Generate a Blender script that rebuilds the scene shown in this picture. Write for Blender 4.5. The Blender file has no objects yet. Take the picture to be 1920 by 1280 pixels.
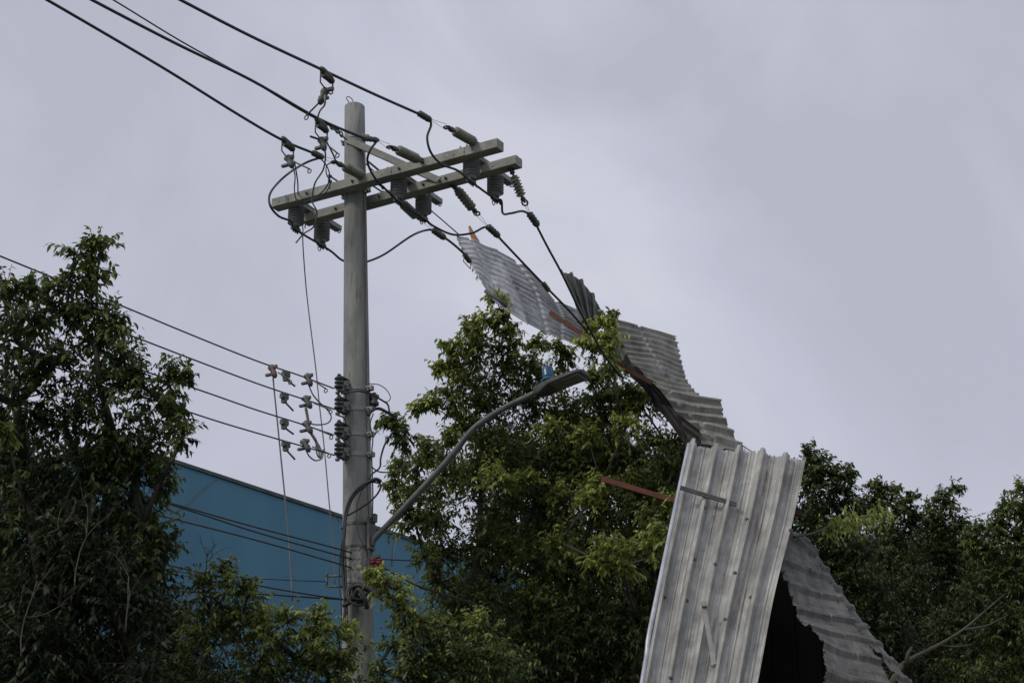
import bpy, math, random
import numpy as np
from mathutils import Vector, Matrix
R = math.radians
random.seed(7)
rng = np.random.default_rng(11)
scene = bpy.context.scene
COL = scene.collection

# ------------------------------------------------------------------ camera
PITCH = 22.0
cd = bpy.data.cameras.new('camera'); cd.lens = 70; cd.sensor_width = 36
cd.clip_start = 0.1; cd.clip_end = 5000
cam = bpy.data.objects.new('camera', cd); COL.objects.link(cam)
cam.location = (0, 0, 1.6); cam.rotation_euler = (R(90 + PITCH), 0, 0)
scene.camera = cam

# ------------------------------------------------------------------ world: soft overcast sky
SUN_EL, SUN_ROT = R(42), R(236)
world = bpy.data.worlds.new("World"); scene.world = world; world.use_nodes = True
nt = world.node_tree; nt.nodes.clear()
N = nt.nodes.new; L = nt.links.new
out = N('ShaderNodeOutputWorld'); bg = N('ShaderNodeBackground'); bg.inputs['Strength'].default_value = 0.1
sky = N('ShaderNodeTexSky'); sky.sky_type = 'NISHITA'; sky.sun_disc = False
sky.sun_elevation = SUN_EL; sky.sun_rotation = SUN_ROT
tc = N('ShaderNodeTexCoord'); mp = N('ShaderNodeMapping'); mp.inputs['Scale'].default_value = (1, 1, 1.0)
mp.inputs['Rotation'].default_value = (0, R(-18), R(20)); mp.inputs['Location'].default_value = (5.23, 6.17, 2.57)
n1 = N('ShaderNodeTexNoise'); n1.inputs['Scale'].default_value = 4.8; n1.inputs['Detail'].default_value = 5
n1.inputs['Roughness'].default_value = 0.52; n1.inputs['Distortion'].default_value = 0.55
r1 = N('ShaderNodeValToRGB')
r1.color_ramp.elements[0].position = 0.34; r1.color_ramp.elements[0].color = (4.85, 5.02, 5.92, 1)
r1.color_ramp.elements[1].position = 0.66; r1.color_ramp.elements[1].color = (6.6, 6.75, 7.5, 1)
e = r1.color_ramp.elements.new(0.5); e.color = (5.55, 5.72, 6.72, 1)
mixc = N('ShaderNodeMix'); mixc.data_type = 'RGBA'; mixc.inputs[0].default_value = 0.93
L(tc.outputs['Generated'], mp.inputs['Vector']); L(mp.outputs[0], n1.inputs['Vector'])
L(n1.outputs['Fac'], r1.inputs['Fac'])
L(sky.outputs[0], mixc.inputs[6]); L(r1.outputs[0], mixc.inputs[7])
L(mixc.outputs[2], bg.inputs['Color']); L(bg.outputs[0], out.inputs['Surface'])

# ------------------------------------------------------------------ sun (veiled by cloud)
sd = bpy.data.lights.new('sun', 'SUN'); sd.energy = 1.5; sd.angle = R(12); sd.color = (1, .95, .86)
sun = bpy.data.objects.new('sun', sd); COL.objects.link(sun)
sdir = Vector((math.sin(SUN_ROT) * math.cos(SUN_EL), math.cos(SUN_ROT) * math.cos(SUN_EL), math.sin(SUN_EL)))
sun.rotation_euler = (-sdir).to_track_quat('-Z', 'Y').to_euler()
vs = scene.view_settings
scene.display_settings.display_device = 'sRGB'
vs.view_transform = 'Standard'; vs.look = 'None'; vs.exposure = 0.0; vs.gamma = 1.0
try: vs.use_curve_mapping = False
except Exception: pass
scene.cycles.max_bounces = 6; scene.cycles.transparent_max_bounces = 6
scene.cycles.diffuse_bounces = 2; scene.cycles.glossy_bounces = 3

# ------------------------------------------------------------------ placing by ray
F = 70 / 36 * 1920.0
CP = Vector((0, 0, 1.6)); cP, sP = math.cos(R(PITCH)), math.sin(R(PITCH))
def ray(px, py):
    x, y = (px - 960) / F, (640 - py) / F
    return Vector((x, cP - y * sP, sP + y * cP))
def P(px, py, Y):
    d = ray(px, py); return CP + d * (Y / d.y)
def PZ(px, py, z):
    d = ray(px, py); return CP + d * ((z - CP.z) / d.z)
def ppm(Y, py=640):
    return F / (ray(960, py) * (Y / ray(960, py).y)).dot(Vector((0, cP, sP)))
PY = 16.2
WD = Vector((0.514, 0.857, 0)).normalized()       # direction of the power line
AD = Vector((WD.y, -WD.x, 0))                     # direction of the crossarms
ZD = Vector((0, 0, 1))
PTOP = P(665, 201, PY); PLOW = P(672, 1280, PY)
def pole_at(z):
    t = (z - PLOW.z) / (PTOP.z - PLOW.z); return PLOW.lerp(PTOP, t) if 0 <= t <= 1 else PLOW + (PTOP - PLOW) * t
def pole_r(z):
    t = (z - PLOW.z) / (PTOP.z - PLOW.z); return .136 + (.093 - .136) * t
def onplane(px, py, pt, n):
    d = ray(px, py); return CP + d * ((pt - CP).dot(n) / d.dot(n))
POLE_MID = pole_at(8.5)
def A(px, py, a, ref=None):                      # ray meets the vertical plane at distance a along the arms
    return onplane(px, py, (ref or POLE_MID) + AD * a, AD)
def W(px, py, w, ref=None):                      # ray meets the vertical plane at distance w along the line
    return onplane(px, py, (ref or pole_at(P(px, py, PY).z)) + WD * w, WD)

# ------------------------------------------------------------------ mesh helpers
def cr(pts, n=6):
    pts = [Vector(p) for p in pts]
    if len(pts) < 3: return pts
    o = []
    for i in range(len(pts) - 1):
        p0 = pts[i - 1] if i else pts[0] * 2 - pts[1]
        p1, p2 = pts[i], pts[i + 1]
        p3 = pts[i + 2] if i + 2 < len(pts) else pts[-1] * 2 - pts[-2]
        for k in range(n):
            t = k / n; t2 = t * t; t3 = t2 * t
            o.append(0.5 * ((2 * p1) + (p2 - p0) * t + (2 * p0 - 5 * p1 + 4 * p2 - p3) * t2 + (3 * p1 - p0 - 3 * p2 + p3) * t3))
    o.append(pts[-1]); return o
def frame(d):
    d = d.normalized()
    u = d.cross(ZD)
    if u.length < .05: u = d.cross(Vector((1, 0, 0)))
    u.normalize(); return u, d.cross(u).normalized()
class MB:
    def __init__(s): s.v = []; s.f = []; s.sm = []
    def ring(s, c, u, w, ru, rw, n):
        b = len(s.v)
        for i in range(n):
            a = 2 * math.pi * i / n; s.v.append(c + u * (math.cos(a) * ru) + w * (math.sin(a) * rw))
        return b
    def skin(s, b0, b1, n, smooth=True):
        for i in range(n):
            j = (i + 1) % n; s.f.append((b0 + i, b0 + j, b1 + j, b1 + i)); s.sm.append(smooth)
    def cap(s, b, n, flip=False):
        f = tuple(b + i for i in range(n)); s.f.append(f if not flip else f[::-1]); s.sm.append(False)
    def tube(s, pts, r, n=8, smooth=True, curve=0):
        if curve: pts = cr(pts, curve)
        pts = [Vector(p) for p in pts]
        rs = r if isinstance(r, (list, tuple)) else None
        u = None; bs = []
        for i, p in enumerate(pts):
            d = (pts[min(i + 1, len(pts) - 1)] - pts[max(i - 1, 0)])
            if d.length < 1e-9: d = ZD.copy()
            d.normalize()
            if u is None: u, w = frame(d)
            else:
                u = (u - d * u.dot(d))
                if u.length < 1e-4: u, w = frame(d)
                u.normalize(); w = d.cross(u)
            if rs: t = i / (len(pts) - 1) * (len(rs) - 1); k = min(int(t), len(rs) - 2); rr = rs[k] + (rs[k + 1] - rs[k]) * (t - k)
            else: rr = r
            bs.append(s.ring(p, u, w, rr, rr, n))
        for i in range(len(bs) - 1): s.skin(bs[i], bs[i + 1], n, smooth)
        s.cap(bs[0], n, True); s.cap(bs[-1], n)
        return s
    def lathe(s, p0, p1, prof, n=16):              # prof: (fraction along axis, radius)
        p0, p1 = Vector(p0), Vector(p1); u, w = frame(p1 - p0); bs = []
        for t, r in prof: bs.append(s.ring(p0.lerp(p1, t), u, w, r, r, n))
        for i in range(len(bs) - 1): s.skin(bs[i], bs[i + 1], n)
        s.cap(bs[0], n, True); s.cap(bs[-1], n)
        return s
    def box(s, c, x, y, z, bev=0.0):               # x,y,z: half-extent vectors
        b = len(s.v); c = Vector(c)
        X, Y_, Z_ = Vector(x), Vector(y), Vector(z)
        if bev <= 0:
            for i in (-1, 1):
                for j in (-1, 1):
                    for k in (-1, 1): s.v.append(c + X * i + Y_ * j + Z_ * k)
            for f in ((0, 1, 3, 2), (4, 6, 7, 5), (0, 4, 5, 1), (2, 3, 7, 6), (0, 2, 6, 4), (1, 5, 7, 3)):
                s.f.append(tuple(b + q for q in f)); s.sm.append(False)
        else:                                      # octagonal section along X with chamfered corners
            by, bz = min(bev / Y_.length, .9), min(bev / Z_.length, .9)
            sec = [(1, 1 - bz), (1 - by, 1), (-1 + by, 1), (-1, 1 - bz), (-1, -1 + bz), (-1 + by, -1), (1 - by, -1), (1, -1 + bz)]
            for i in (-1, 1):
                for (p, q) in sec: s.v.append(c + X * i + Y_ * p + Z_ * q)
            for i in range(8):
                j = (i + 1) % 8; s.f.append((b + i, b + j, b + 8 + j, b + 8 + i)); s.sm.append(False)
            s.cap(b, 8, True); s.cap(b + 8, 8)
        return s
    def torus(s, c, ax, R_, r, n=14, m=6, sx=1.0):
        u, w = frame(Vector(ax)); pts = [Vector(c) + u * (math.cos(2 * math.pi * i / n) * R_) + w * (math.sin(2 * math.pi * i / n) * R_ * sx) for i in range(n + 1)]
        return s.tube(pts, r, m)
    def build(s, name, mat, parent=None):
        me = bpy.data.meshes.new(name)
        cen = Vector((0, 0, 0))
        for v in s.v: cen += v
        cen /= max(1, len(s.v))
        if parent is None: origin = cen
        else:
            origin = wloc(parent)
        me.from_pydata([tuple(v - origin) for v in s.v], [], s.f)
        me.polygons.foreach_set('use_smooth', s.sm)
        me.materials.append(mat); me.update()
        # consistent outward normals
        import bmesh
        bm = bmesh.new(); bm.from_mesh(me); bmesh.ops.recalc_face_normals(bm, faces=bm.faces); bm.to_mesh(me); bm.free()
        o = bpy.data.objects.new(name, me); COL.objects.link(o)
        if parent is None: o.location = origin
        else: o.parent = parent
        return o
def wloc(o):
    v = Vector((0, 0, 0))
    while o is not None: v += Vector(o.location); o = o.parent
    return v
def tag(o, label=None, cat=None, group=None, kind=None):
    if label: o['label'] = label
    if cat: o['category'] = cat
    if group: o['group'] = group
    if kind: o['kind'] = kind
    return o
def thing(name, loc, label, cat, group=None):
    o = bpy.data.objects.new(name, None); COL.objects.link(o); o.location = loc; o.empty_display_size = .1
    return tag(o, label, cat, group)

# ------------------------------------------------------------------ materials
def mat(name, col, rough=.6, metal=0.0, spec=.5, noise=None, bump=0, bscale=40, col2=None, nscale=6, stretch=(1, 1, 1), col3=None, contrast=(.35, .65)):
    m = bpy.data.materials.new(name); m.use_nodes = True; t = m.node_tree; b = t.nodes['Principled BSDF']
    b.inputs['Base Color'].default_value = (*col, 1); b.inputs['Roughness'].default_value = rough
    b.inputs['Metallic'].default_value = metal; b.inputs['Specular IOR Level'].default_value = spec
    tc = t.nodes.new('ShaderNodeTexCoord'); mp = t.nodes.new('ShaderNodeMapping'); mp.inputs['Scale'].default_value = stretch
    t.links.new(tc.outputs['Object'], mp.inputs['Vector'])
    if col2 is not None:
        n = t.nodes.new('ShaderNodeTexNoise'); n.inputs['Scale'].default_value = nscale; n.inputs['Detail'].default_value = 6; n.inputs['Roughness'].default_value = .62
        t.links.new(mp.outputs[0], n.inputs['Vector'])
        r = t.nodes.new('ShaderNodeValToRGB'); r.color_ramp.elements[0].position = contrast[0]; r.color_ramp.elements[1].position = contrast[1]
        r.color_ramp.elements[0].color = (*col, 1); r.color_ramp.elements[1].color = (*col2, 1)
        t.links.new(n.outputs['Fac'], r.inputs['Fac']); last = r.outputs[0]
        if col3 is not None:
            n2 = t.nodes.new('ShaderNodeTexNoise'); n2.inputs['Scale'].default_value = nscale * 2.7; n2.inputs['Detail'].default_value = 5
            t.links.new(mp.outputs[0], n2.inputs['Vector'])
            r2 = t.nodes.new('ShaderNodeValToRGB'); r2.color_ramp.elements[0].position = .56; r2.color_ramp.elements[1].position = .7
            t.links.new(n2.outputs['Fac'], r2.inputs['Fac'])
            mx = t.nodes.new('ShaderNodeMix'); mx.data_type = 'RGBA'; t.links.new(r2.outputs[0], mx.inputs[0])
            t.links.new(last, mx.inputs[6]); mx.inputs[7].default_value = (*col3, 1); last = mx.outputs[2]
        t.links.new(last, b.inputs['Base Color'])
    if bump:
        n = t.nodes.new('ShaderNodeTexNoise'); n.inputs['Scale'].default_value = bscale; n.inputs['Detail'].default_value = 4
        bp = t.nodes.new('ShaderNodeBump'); bp.inputs['Strength'].default_value = bump; bp.inputs['Distance'].default_value = .01
        t.links.new(tc.outputs['Object'], n.inputs['Vector']); t.links.new(n.outputs['Fac'], bp.inputs['Height']); t.links.new(bp.outputs[0], b.inputs['Normal'])
    return m
M = {}
M['concrete'] = mat('concrete', (.16, .164, .153), .9, col2=(.285, .29, .27), nscale=4.5, stretch=(2.6, 2.6, .35), col3=(.145, .15, .13), bump=.35, bscale=60, contrast=(.3, .7))
M['arm'] = mat('arm_concrete', (.20, .203, .18), .85, col2=(.32, .32, .285), nscale=5, col3=(.2, .2, .16), bump=.25, bscale=70)
M['galv'] = mat('galvanised_steel', (.17, .175, .165), .6, .3, col2=(.27, .275, .255), nscale=14)
M['galvdark'] = mat('dark_steel', (.07, .07, .068), .6, .3, col2=(.12, .12, .11), nscale=20)
M['cable'] = mat('black_cable', (.022, .023, .026), .55)
M['lead'] = mat('grey_cable', (.13, .135, .13), .6, col2=(.2, .2, .19), nscale=12)
M['tape'] = mat('taped_cable', (.28, .28, .25), .7, col2=(.42, .41, .37), nscale=25)
M['ins'] = mat('grey_polymer', (.15, .165, .17), .45, col2=(.22, .235, .24), nscale=12)
M['ins2'] = mat('weathered_polymer', (.14, .15, .115), .6, col2=(.22, .225, .17), nscale=12)
M['olive'] = mat('olive_clamp', (.07, .075, .045), .6, col2=(.04, .042, .035), nscale=18)
M['rubber'] = mat('black_rubber', (.035, .036, .038), .5, col2=(.06, .062, .064), nscale=20)
M['red'] = mat('red_polymer', (.17, .015, .018), .45)
M['lampgrey'] = mat('lamp_housing', (.032, .034, .032), .6, .1, col2=(.058, .06, .055), nscale=8)
M['lamparm'] = mat('lamp_arm_steel', (.08, .087, .087), .6, .2, col2=(.14, .15, .145), nscale=7)
M['lens'] = mat('lamp_lens', (.10, .105, .085), .3, col2=(.15, .155, .12), nscale=10)
M['blue'] = mat('blue_photocell', (.018, .05, .16), .45, col2=(.012, .10, .19), nscale=14)
M['teal'] = mat('teal_photocell', (.012, .13, .22), .4)
M['white'] = mat('white_mark', (.75, .76, .78), .5)
M['rust'] = mat('rusty_primer', (.15, .062, .034), .92, col2=(.07, .034, .023), nscale=6, col3=(.10, .07, .045), bump=.3)
M['wood'] = mat('raw_timber', (.42, .23, .11), .8, col2=(.33, .16, .07), nscale=5, stretch=(1, 1, .3))
M['beamdark'] = mat('dark_red_primer', (.15, .042, .026), .85, col2=(.085, .028, .02), nscale=8)
M['paper'] = mat('weathered_paper', (.36, .35, .31), .9, col2=(.22, .22, .19), nscale=14)
M['bark'] = mat('bark', (.035, .03, .022), .95, col2=(.07, .062, .048), nscale=14, stretch=(1, 1, .3), bump=.5, bscale=50)
M['palebark'] = mat('pale_bark', (.085, .076, .055), .9, col2=(.05, .045, .032), nscale=9, bump=.4)
M['bright_edge'] = mat('bright_edge', (.34, .36, .40), .45, .4, col2=(.52, .54, .57), nscale=6)
M['dark'] = mat('shade_black', (.004, .004, .004), 1.0, spec=.1)  # near-black, so the panel in the roof gap reads as shade

def metal_sheet(name, c1, c2, rust=.5, rough=.5, metal=.35, axis=(1, 1, 1), rustcol=(.22, .10, .045), rustlines=None):
    m = mat(name, c1, rough, metal, col2=c2, nscale=4, stretch=axis, contrast=(.3, .7))
    t = m.node_tree; b = t.nodes['Principled BSDF']
    src = b.inputs['Base Color'].links[0].from_socket
    uv = t.nodes.new('ShaderNodeAttribute'); uv.attribute_name = 'sheet_uv'
    mp = t.nodes.new('ShaderNodeMapping'); mp.inputs['Scale'].default_value = (26, 1.6, 1)
    n = t.nodes.new('ShaderNodeTexNoise'); n.inputs['Scale'].default_value = 1; n.inputs['Detail'].default_value = 5; n.inputs['Roughness'].default_value = .7
    r = t.nodes.new('ShaderNodeValToRGB'); r.color_ramp.elements[0].position = .68 - .16 * rust; r.color_ramp.elements[1].position = .84 - .1 * rust
    r.color_ramp.elements[1].color = (.75, .75, .75, 1)
    mx = t.nodes.new('ShaderNodeMix'); mx.data_type = 'RGBA'; mx.inputs[7].default_value = (*rustcol, 1)
    t.links.new(uv.outputs['Vector'], mp.inputs['Vector']); t.links.new(mp.outputs[0], n.inputs['Vector']); t.links.new(n.outputs['Fac'], r.inputs['Fac'])
    t.links.new(r.outputs[0], mx.inputs[0]); t.links.new(src, mx.inputs[6])
    # pale lengthwise weather streaks and blotches
    mp2 = t.nodes.new('ShaderNodeMapping'); mp2.inputs['Scale'].default_value = (40, 3, 1); mp2.inputs['Location'].default_value = (7, 3, 0)
    n2 = t.nodes.new('ShaderNodeTexNoise'); n2.inputs['Scale'].default_value = 1; n2.inputs['Detail'].default_value = 6; n2.inputs['Roughness'].default_value = .65
    t.links.new(uv.outputs['Vector'], mp2.inputs['Vector']); t.links.new(mp2.outputs[0], n2.inputs['Vector'])
    r2 = t.nodes.new('ShaderNodeMapRange'); r2.inputs[1].default_value = .3; r2.inputs[2].default_value = .7; r2.inputs[3].default_value = .62; r2.inputs[4].default_value = 1.25
    t.links.new(n2.outputs['Fac'], r2.inputs[0])
    mp3 = t.nodes.new('ShaderNodeMapping'); mp3.inputs['Scale'].default_value = (5, 6, 1); mp3.inputs['Location'].default_value = (2, 9, 0)
    n3 = t.nodes.new('ShaderNodeTexNoise'); n3.inputs['Scale'].default_value = 1; n3.inputs['Detail'].default_value = 9; n3.inputs['Roughness'].default_value = .72; n3.inputs['Distortion'].default_value = .6
    t.links.new(uv.outputs['Vector'], mp3.inputs['Vector']); t.links.new(mp3.outputs[0], n3.inputs['Vector'])
    r3 = t.nodes.new('ShaderNodeMapRange'); r3.inputs[1].default_value = .42; r3.inputs[2].default_value = .66; r3.inputs[3].default_value = 1.1; r3.inputs[4].default_value = .68
    t.links.new(n3.outputs['Fac'], r3.inputs[0])
    mu = t.nodes.new('ShaderNodeMath'); mu.operation = 'MULTIPLY'; t.links.new(r2.outputs[0], mu.inputs[0]); t.links.new(r3.outputs[0], mu.inputs[1])
    ro = t.nodes.new('ShaderNodeMapRange'); ro.inputs[1].default_value = .35; ro.inputs[2].default_value = .65; ro.inputs[3].default_value = rough - .08; ro.inputs[4].default_value = rough + .2
    t.links.new(n3.outputs['Fac'], ro.inputs[0]); t.links.new(ro.outputs[0], b.inputs['Roughness'])
    vm = t.nodes.new('ShaderNodeVectorMath'); vm.operation = 'SCALE'
    t.links.new(mx.outputs[2], vm.inputs[0]); t.links.new(mu.outputs[0], vm.inputs['Scale'])
    sx = t.nodes.new('ShaderNodeSeparateXYZ'); t.links.new(uv.outputs['Vector'], sx.inputs[0])
    last = vm.outputs[0]
    for uc, wd2, v0_, v1_ in (rustlines or ()):
        w1 = t.nodes.new('ShaderNodeMath'); w1.operation = 'SUBTRACT'; w1.inputs[1].default_value = uc; t.links.new(sx.outputs[0], w1.inputs[0])
        w2 = t.nodes.new('ShaderNodeMath'); w2.operation = 'ABSOLUTE'; t.links.new(w1.outputs[0], w2.inputs[0])
        w3 = t.nodes.new('ShaderNodeMapRange'); w3.inputs[1].default_value = wd2; w3.inputs[2].default_value = wd2 * .3; w3.inputs[3].default_value = 0; w3.inputs[4].default_value = 1; t.links.new(w2.outputs[0], w3.inputs[0])
        nz = t.nodes.new('ShaderNodeTexNoise'); nz.inputs['Scale'].default_value = 9; nz.inputs['Detail'].default_value = 4; t.links.new(uv.outputs['Vector'], nz.inputs['Vector'])
        w4 = t.nodes.new('ShaderNodeMapRange'); w4.inputs[1].default_value = .38; w4.inputs[2].default_value = .6; t.links.new(nz.outputs['Fac'], w4.inputs[0])
        a1_ = t.nodes.new('ShaderNodeMapRange'); a1_.inputs[1].default_value = v0_; a1_.inputs[2].default_value = v0_ + .06; t.links.new(sx.outputs[1], a1_.inputs[0])
        a2_ = t.nodes.new('ShaderNodeMapRange'); a2_.inputs[1].default_value = v1_; a2_.inputs[2].default_value = v1_ - .1; t.links.new(sx.outputs[1], a2_.inputs[0])
        f = w3.outputs[0]
        for o_ in (w4.outputs[0], a1_.outputs[0], a2_.outputs[0]):
            mm = t.nodes.new('ShaderNodeMath'); mm.operation = 'MULTIPLY'; t.links.new(f, mm.inputs[0]); t.links.new(o_, mm.inputs[1]); f = mm.outputs[0]
        mr = t.nodes.new('ShaderNodeMix'); mr.data_type = 'RGBA'; mr.inputs[7].default_value = (.16, .075, .035, 1); t.links.new(f, mr.inputs[0]); t.links.new(last, mr.inputs[6]); last = mr.outputs[2]
    t.links.new(last, b.inputs['Base Color'])
    return m
M['zinc_front'] = metal_sheet('zinc_front', (.28, .277, .258), (.53, .525, .49), .8, .5, .2, rustlines=((.335, .012, .05, .42), (.53, .006, .1, .9), (.70, .012, .0, .85), (.745, .006, .05, .7), (.12, .005, .2, .7)))
M['zinc_top'] = metal_sheet('zinc_top', (.29, .30, .305), (.44, .45, .46), .2, .45, .3)
M['zinc_lit'] = metal_sheet('zinc_lit', (.36, .365, .375), (.58, .585, .59), .3, .45, .25)  # lighter copy of the zinc; brightness from its facing put into the colour
M['zinc_brown'] = metal_sheet('zinc_brown', (.18, .18, .163), (.31, .305, .28), .75, .6, .2)
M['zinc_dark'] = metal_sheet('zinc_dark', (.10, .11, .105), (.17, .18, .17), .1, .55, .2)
M['shade_under'] = metal_sheet('shade_under', (.03, .029, .026), (.06, .056, .05), .3, .8, .1)  # shadow under the torn sheets put into the base colour
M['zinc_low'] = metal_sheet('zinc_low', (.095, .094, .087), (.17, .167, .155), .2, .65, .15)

def leafmat(name, cols):
    m = bpy.data.materials.new(name); m.use_nodes = True; t = m.node_tree; b = t.nodes['Principled BSDF']
    at = t.nodes.new('ShaderNodeAttribute'); at.attribute_name = 'tint'
    r = t.nodes.new('ShaderNodeValToRGB'); els = r.color_ramp.elements
    els[0].position = 0; els[0].color = (*cols[0], 1); els[1].position = 1; els[1].color = (*cols[-1], 1)
    for i, c in enumerate(cols[1:-1]): e = els.new((i + 1) / (len(cols) - 1)); e.color = (*c, 1)
    t.links.new(at.outputs['Fac'], r.inputs['Fac']); t.links.new(r.outputs[0], b.inputs['Base Color'])
    b.inputs['Roughness'].default_value = .5; b.inputs['Specular IOR Level'].default_value = .35
    tr = t.nodes.new('ShaderNodeBsdfTranslucent'); t.links.new(r.outputs[0], tr.inputs['Color'])
    mx = t.nodes.new('ShaderNodeMixShader'); mx.inputs[0].default_value = .32
    t.links.new(b.outputs[0], mx.inputs[1]); t.links.new(tr.outputs[0], mx.inputs[2])
    t.links.new(mx.outputs[0], t.nodes['Material Output'].inputs['Surface'])
    return m
GREEN = [(.016, .028, .010), (.040, .064, .020), (.10, .135, .036), (.22, .265, .058), (.42, .46, .11)]  # dark and bright ends also carry painted shade and sunlight in the crowns
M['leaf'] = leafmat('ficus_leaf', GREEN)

# ------------------------------------------------------------------ THE SETTING
m = MB(); m.box((0, 400, -.06), (900, 0, 0), (0, 900, 0), (0, 0, .06))
g = m.build('ground', mat('grassy_soil', (.06, .065, .04), .95, col2=(.10, .09, .06), nscale=.6, bump=.3)); g['kind'] = 'structure'
rd_c = Vector((-2.9, 13.5, .01)); m = MB(); m.box(rd_c + AD * 5.3 + Vector((0, 0, -.006)), WD * 80, AD * 3.6, ZD * .004)
tag(m.build('road', mat('asphalt', (.05, .05, .052), .9, col2=(.07, .07, .07), nscale=9, bump=.3)), kind='structure')
m = MB(); m.box(rd_c + AD * 1.55 + ZD * .055, WD * 80, AD * .09, ZD * .065)
tag(m.build('kerb', mat('kerb_concrete', (.3, .3, .28), .9, col2=(.22, .22, .2))), kind='structure')

# ---- blue building
TL = P(322, 867, 27.0); TR = PZ(640, 971, TL.z)
bdir = (TR - TL).normalized(); bnorm = Vector((bdir.y, -bdir.x, 0))
if bnorm.y > 0: bnorm = -bnorm
s0 = TL - bdir * 1.1; s1 = TR + bdir * 16
bw = thing('blue_building', Vector((s0.x, s0.y, 0)).lerp(Vector((s1.x, s1.y, 0)), .5), 'plain windowless blue painted building wall behind the utility pole', 'building')
mb_ = mat('blue_paint', (.070, .195, .285), .8, col2=(.092, .232, .33), nscale=.8, stretch=(1, 1, .5), col3=(.085, .20, .255), bump=.15, bscale=20)
m = MB(); mid = (s0 + s1) / 2; hl = (s1 - s0).length / 2
m.box(Vector((mid.x, mid.y, TL.z / 2)) - bnorm * 4, bdir * hl, bnorm * 4, ZD * (TL.z / 2))
m.build('wall', mb_, bw)
m = MB(); m.box(Vector((mid.x, mid.y, TL.z + .028)) - bnorm * 4, bdir * (hl + .03), bnorm * 4.03, ZD * .026)
m.build('parapet_cap', mat('stained_cap', (.09, .13, .13), .9, col2=(.05, .07, .06), nscale=4), bw)
def on_wall(px, py, off=.0): return onplane(px, py, TL + bnorm * off, bnorm)
m = MB()
m.tube([on_wall(735 + 0, 1060, .01), on_wall(738, 1035, .01), on_wall(743, 1003, .01)], .012, 5)
o = m.build('hanging_strap', M['paper'], bw)
m = MB(); m.tube([on_wall(330, 960, .01), on_wall(352, 945, .01), on_wall(380, 918, .01), on_wall(408, 897, .01)], .006, 5)
m.build('stay_wire', M['lead'], bw)

# ------------------------------------------------------------------ UTILITY POLE
base = pole_at(0); pole = thing('utility_pole', base, 'tall tapered grey concrete utility pole carrying two crossarms', 'utility pole')
m = MB(); prev = None; NS = 40
for i in range(31):
    z = PTOP.z * i / 30; c = pole_at(z); b = m.ring(c, Vector((1, 0, 0)), Vector((0, 1, 0)), pole_r(z), pole_r(z), NS)
    if prev is not None: m.skin(prev, b, NS)
    prev = b
c = pole_at(PTOP.z)
b = m.ring(c + ZD * .012, Vector((1, 0, 0)), Vector((0, 1, 0)), pole_r(PTOP.z) - .012, pole_r(PTOP.z) - .012, NS); m.skin(prev, b, NS); m.cap(b, NS)
m.build('shaft', M['concrete'], pole)
m = MB(); m.tube([c + Vector((-.03, -.05, .0)), c + Vector((-.07, -.06, .05)), c + Vector((-.065, -.06, .075)), c + Vector((-.03, -.05, .065)), c + Vector((.0, -.04, .01))], .004, 6, curve=5)
m.build('top_loop', M['galvdark'], pole)
# crossarms
zf = P(660, 345, PY).z
pf = pole_at(zf)
Of = pf - WD * (pole_r(zf) + .052); Ob = pf + WD * (pole_r(zf) + .075)
FL, FR = onplane(516, 385, Of, WD), onplane(938, 272, Of, WD)
BL, BR = onplane(573, 413, Ob, WD), onplane(973, 303, Ob, WD)
for (q0, q1, hh) in ((FL, FR, .045), (BL, BR, .044)):
    m = MB(); d = (q1 - q0); n_ = d.normalized(); up = ZD - n_ * n_.z; up.normalize()
    m.box((q0 + q1) / 2, d / 2, WD * .056, up * hh, bev=.005)
    arm = m.build('crossarm', M['arm'], pole)
    for k in range(9):
        c = q0.lerp(q1, (k + .6) / 9.6) - WD * .0575
        mh = MB(); mh.lathe(c + WD * .004, c - WD * .0035, [(0, .0135), (1, .0125)], 12); mh.build('washer_plate', M['galv'], arm)
    for k in (1, 3, 5, 6):
        c = q0.lerp(q1, (k + .6) / 9.6) - WD * .061
        hb = MB(); hb.lathe(c + WD * .004, c - WD * .022, [(0, .013), (.3, .013), (.31, .007), (1, .007)], 8); hb.build('bolt', M['galvdark'], arm)
a_of = lambda px: (onplane(px, 382 - .2682 * (px - 515), Of, WD) - POLE_MID).dot(AD)
aK = [a_of(893), a_of(797), a_of(683)]
aI = [a_of(884), a_of(748), a_of(556)]
# fixings where the arms meet the pole
def band(z, r_extra=.004, h=.022, parent=pole, name='steel_band', bolts=True):
    c = pole_at(z); r = pole_r(z) + r_extra; m = MB()
    b0 = m.ring(c - ZD * h, Vector((1, 0, 0)), Vector((0, 1, 0)), r, r, 32); b1 = m.ring(c + ZD * h, Vector((1, 0, 0)), Vector((0, 1, 0)), r, r, 32); m.skin(b0, b1, 32)
    if bolts:
        for s in (-1, 1):
            q = c + AD * (s * (r + .022)); m.box(q, AD * .024, WD * .006, ZD * h); m.box(q + WD * .02, AD * .024, WD * .006, ZD * h)
            m.tube([q - WD * .05, q + WD * .06], .007, 8)
            m.lathe(q + WD * .035, q + WD * .05, [(0, .014), (1, .014)], 6)
            m.lathe(q - WD * .03, q - WD * .018, [(0, .014), (1, .014)], 6)
    return m.build(name, M['galv'], parent)
band(zf - .085, .005, .028); band(P(660, 262, PY).z, .004, .018)
m = MB()
for dz in (-.02, .03):
    for s in (-.14, .14):
        c = pole_at(zf) + AD * s + ZD * dz; m.tube([c - WD * .22, c + WD * .26], .008, 8)
        for w_ in (-.2, .235): m.lathe(c + WD * w_, c + WD * (w_ + .014), [(0, .018), (1, .018)], 6)
m.build('through_bolt', M['galvdark'], pole)
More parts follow.
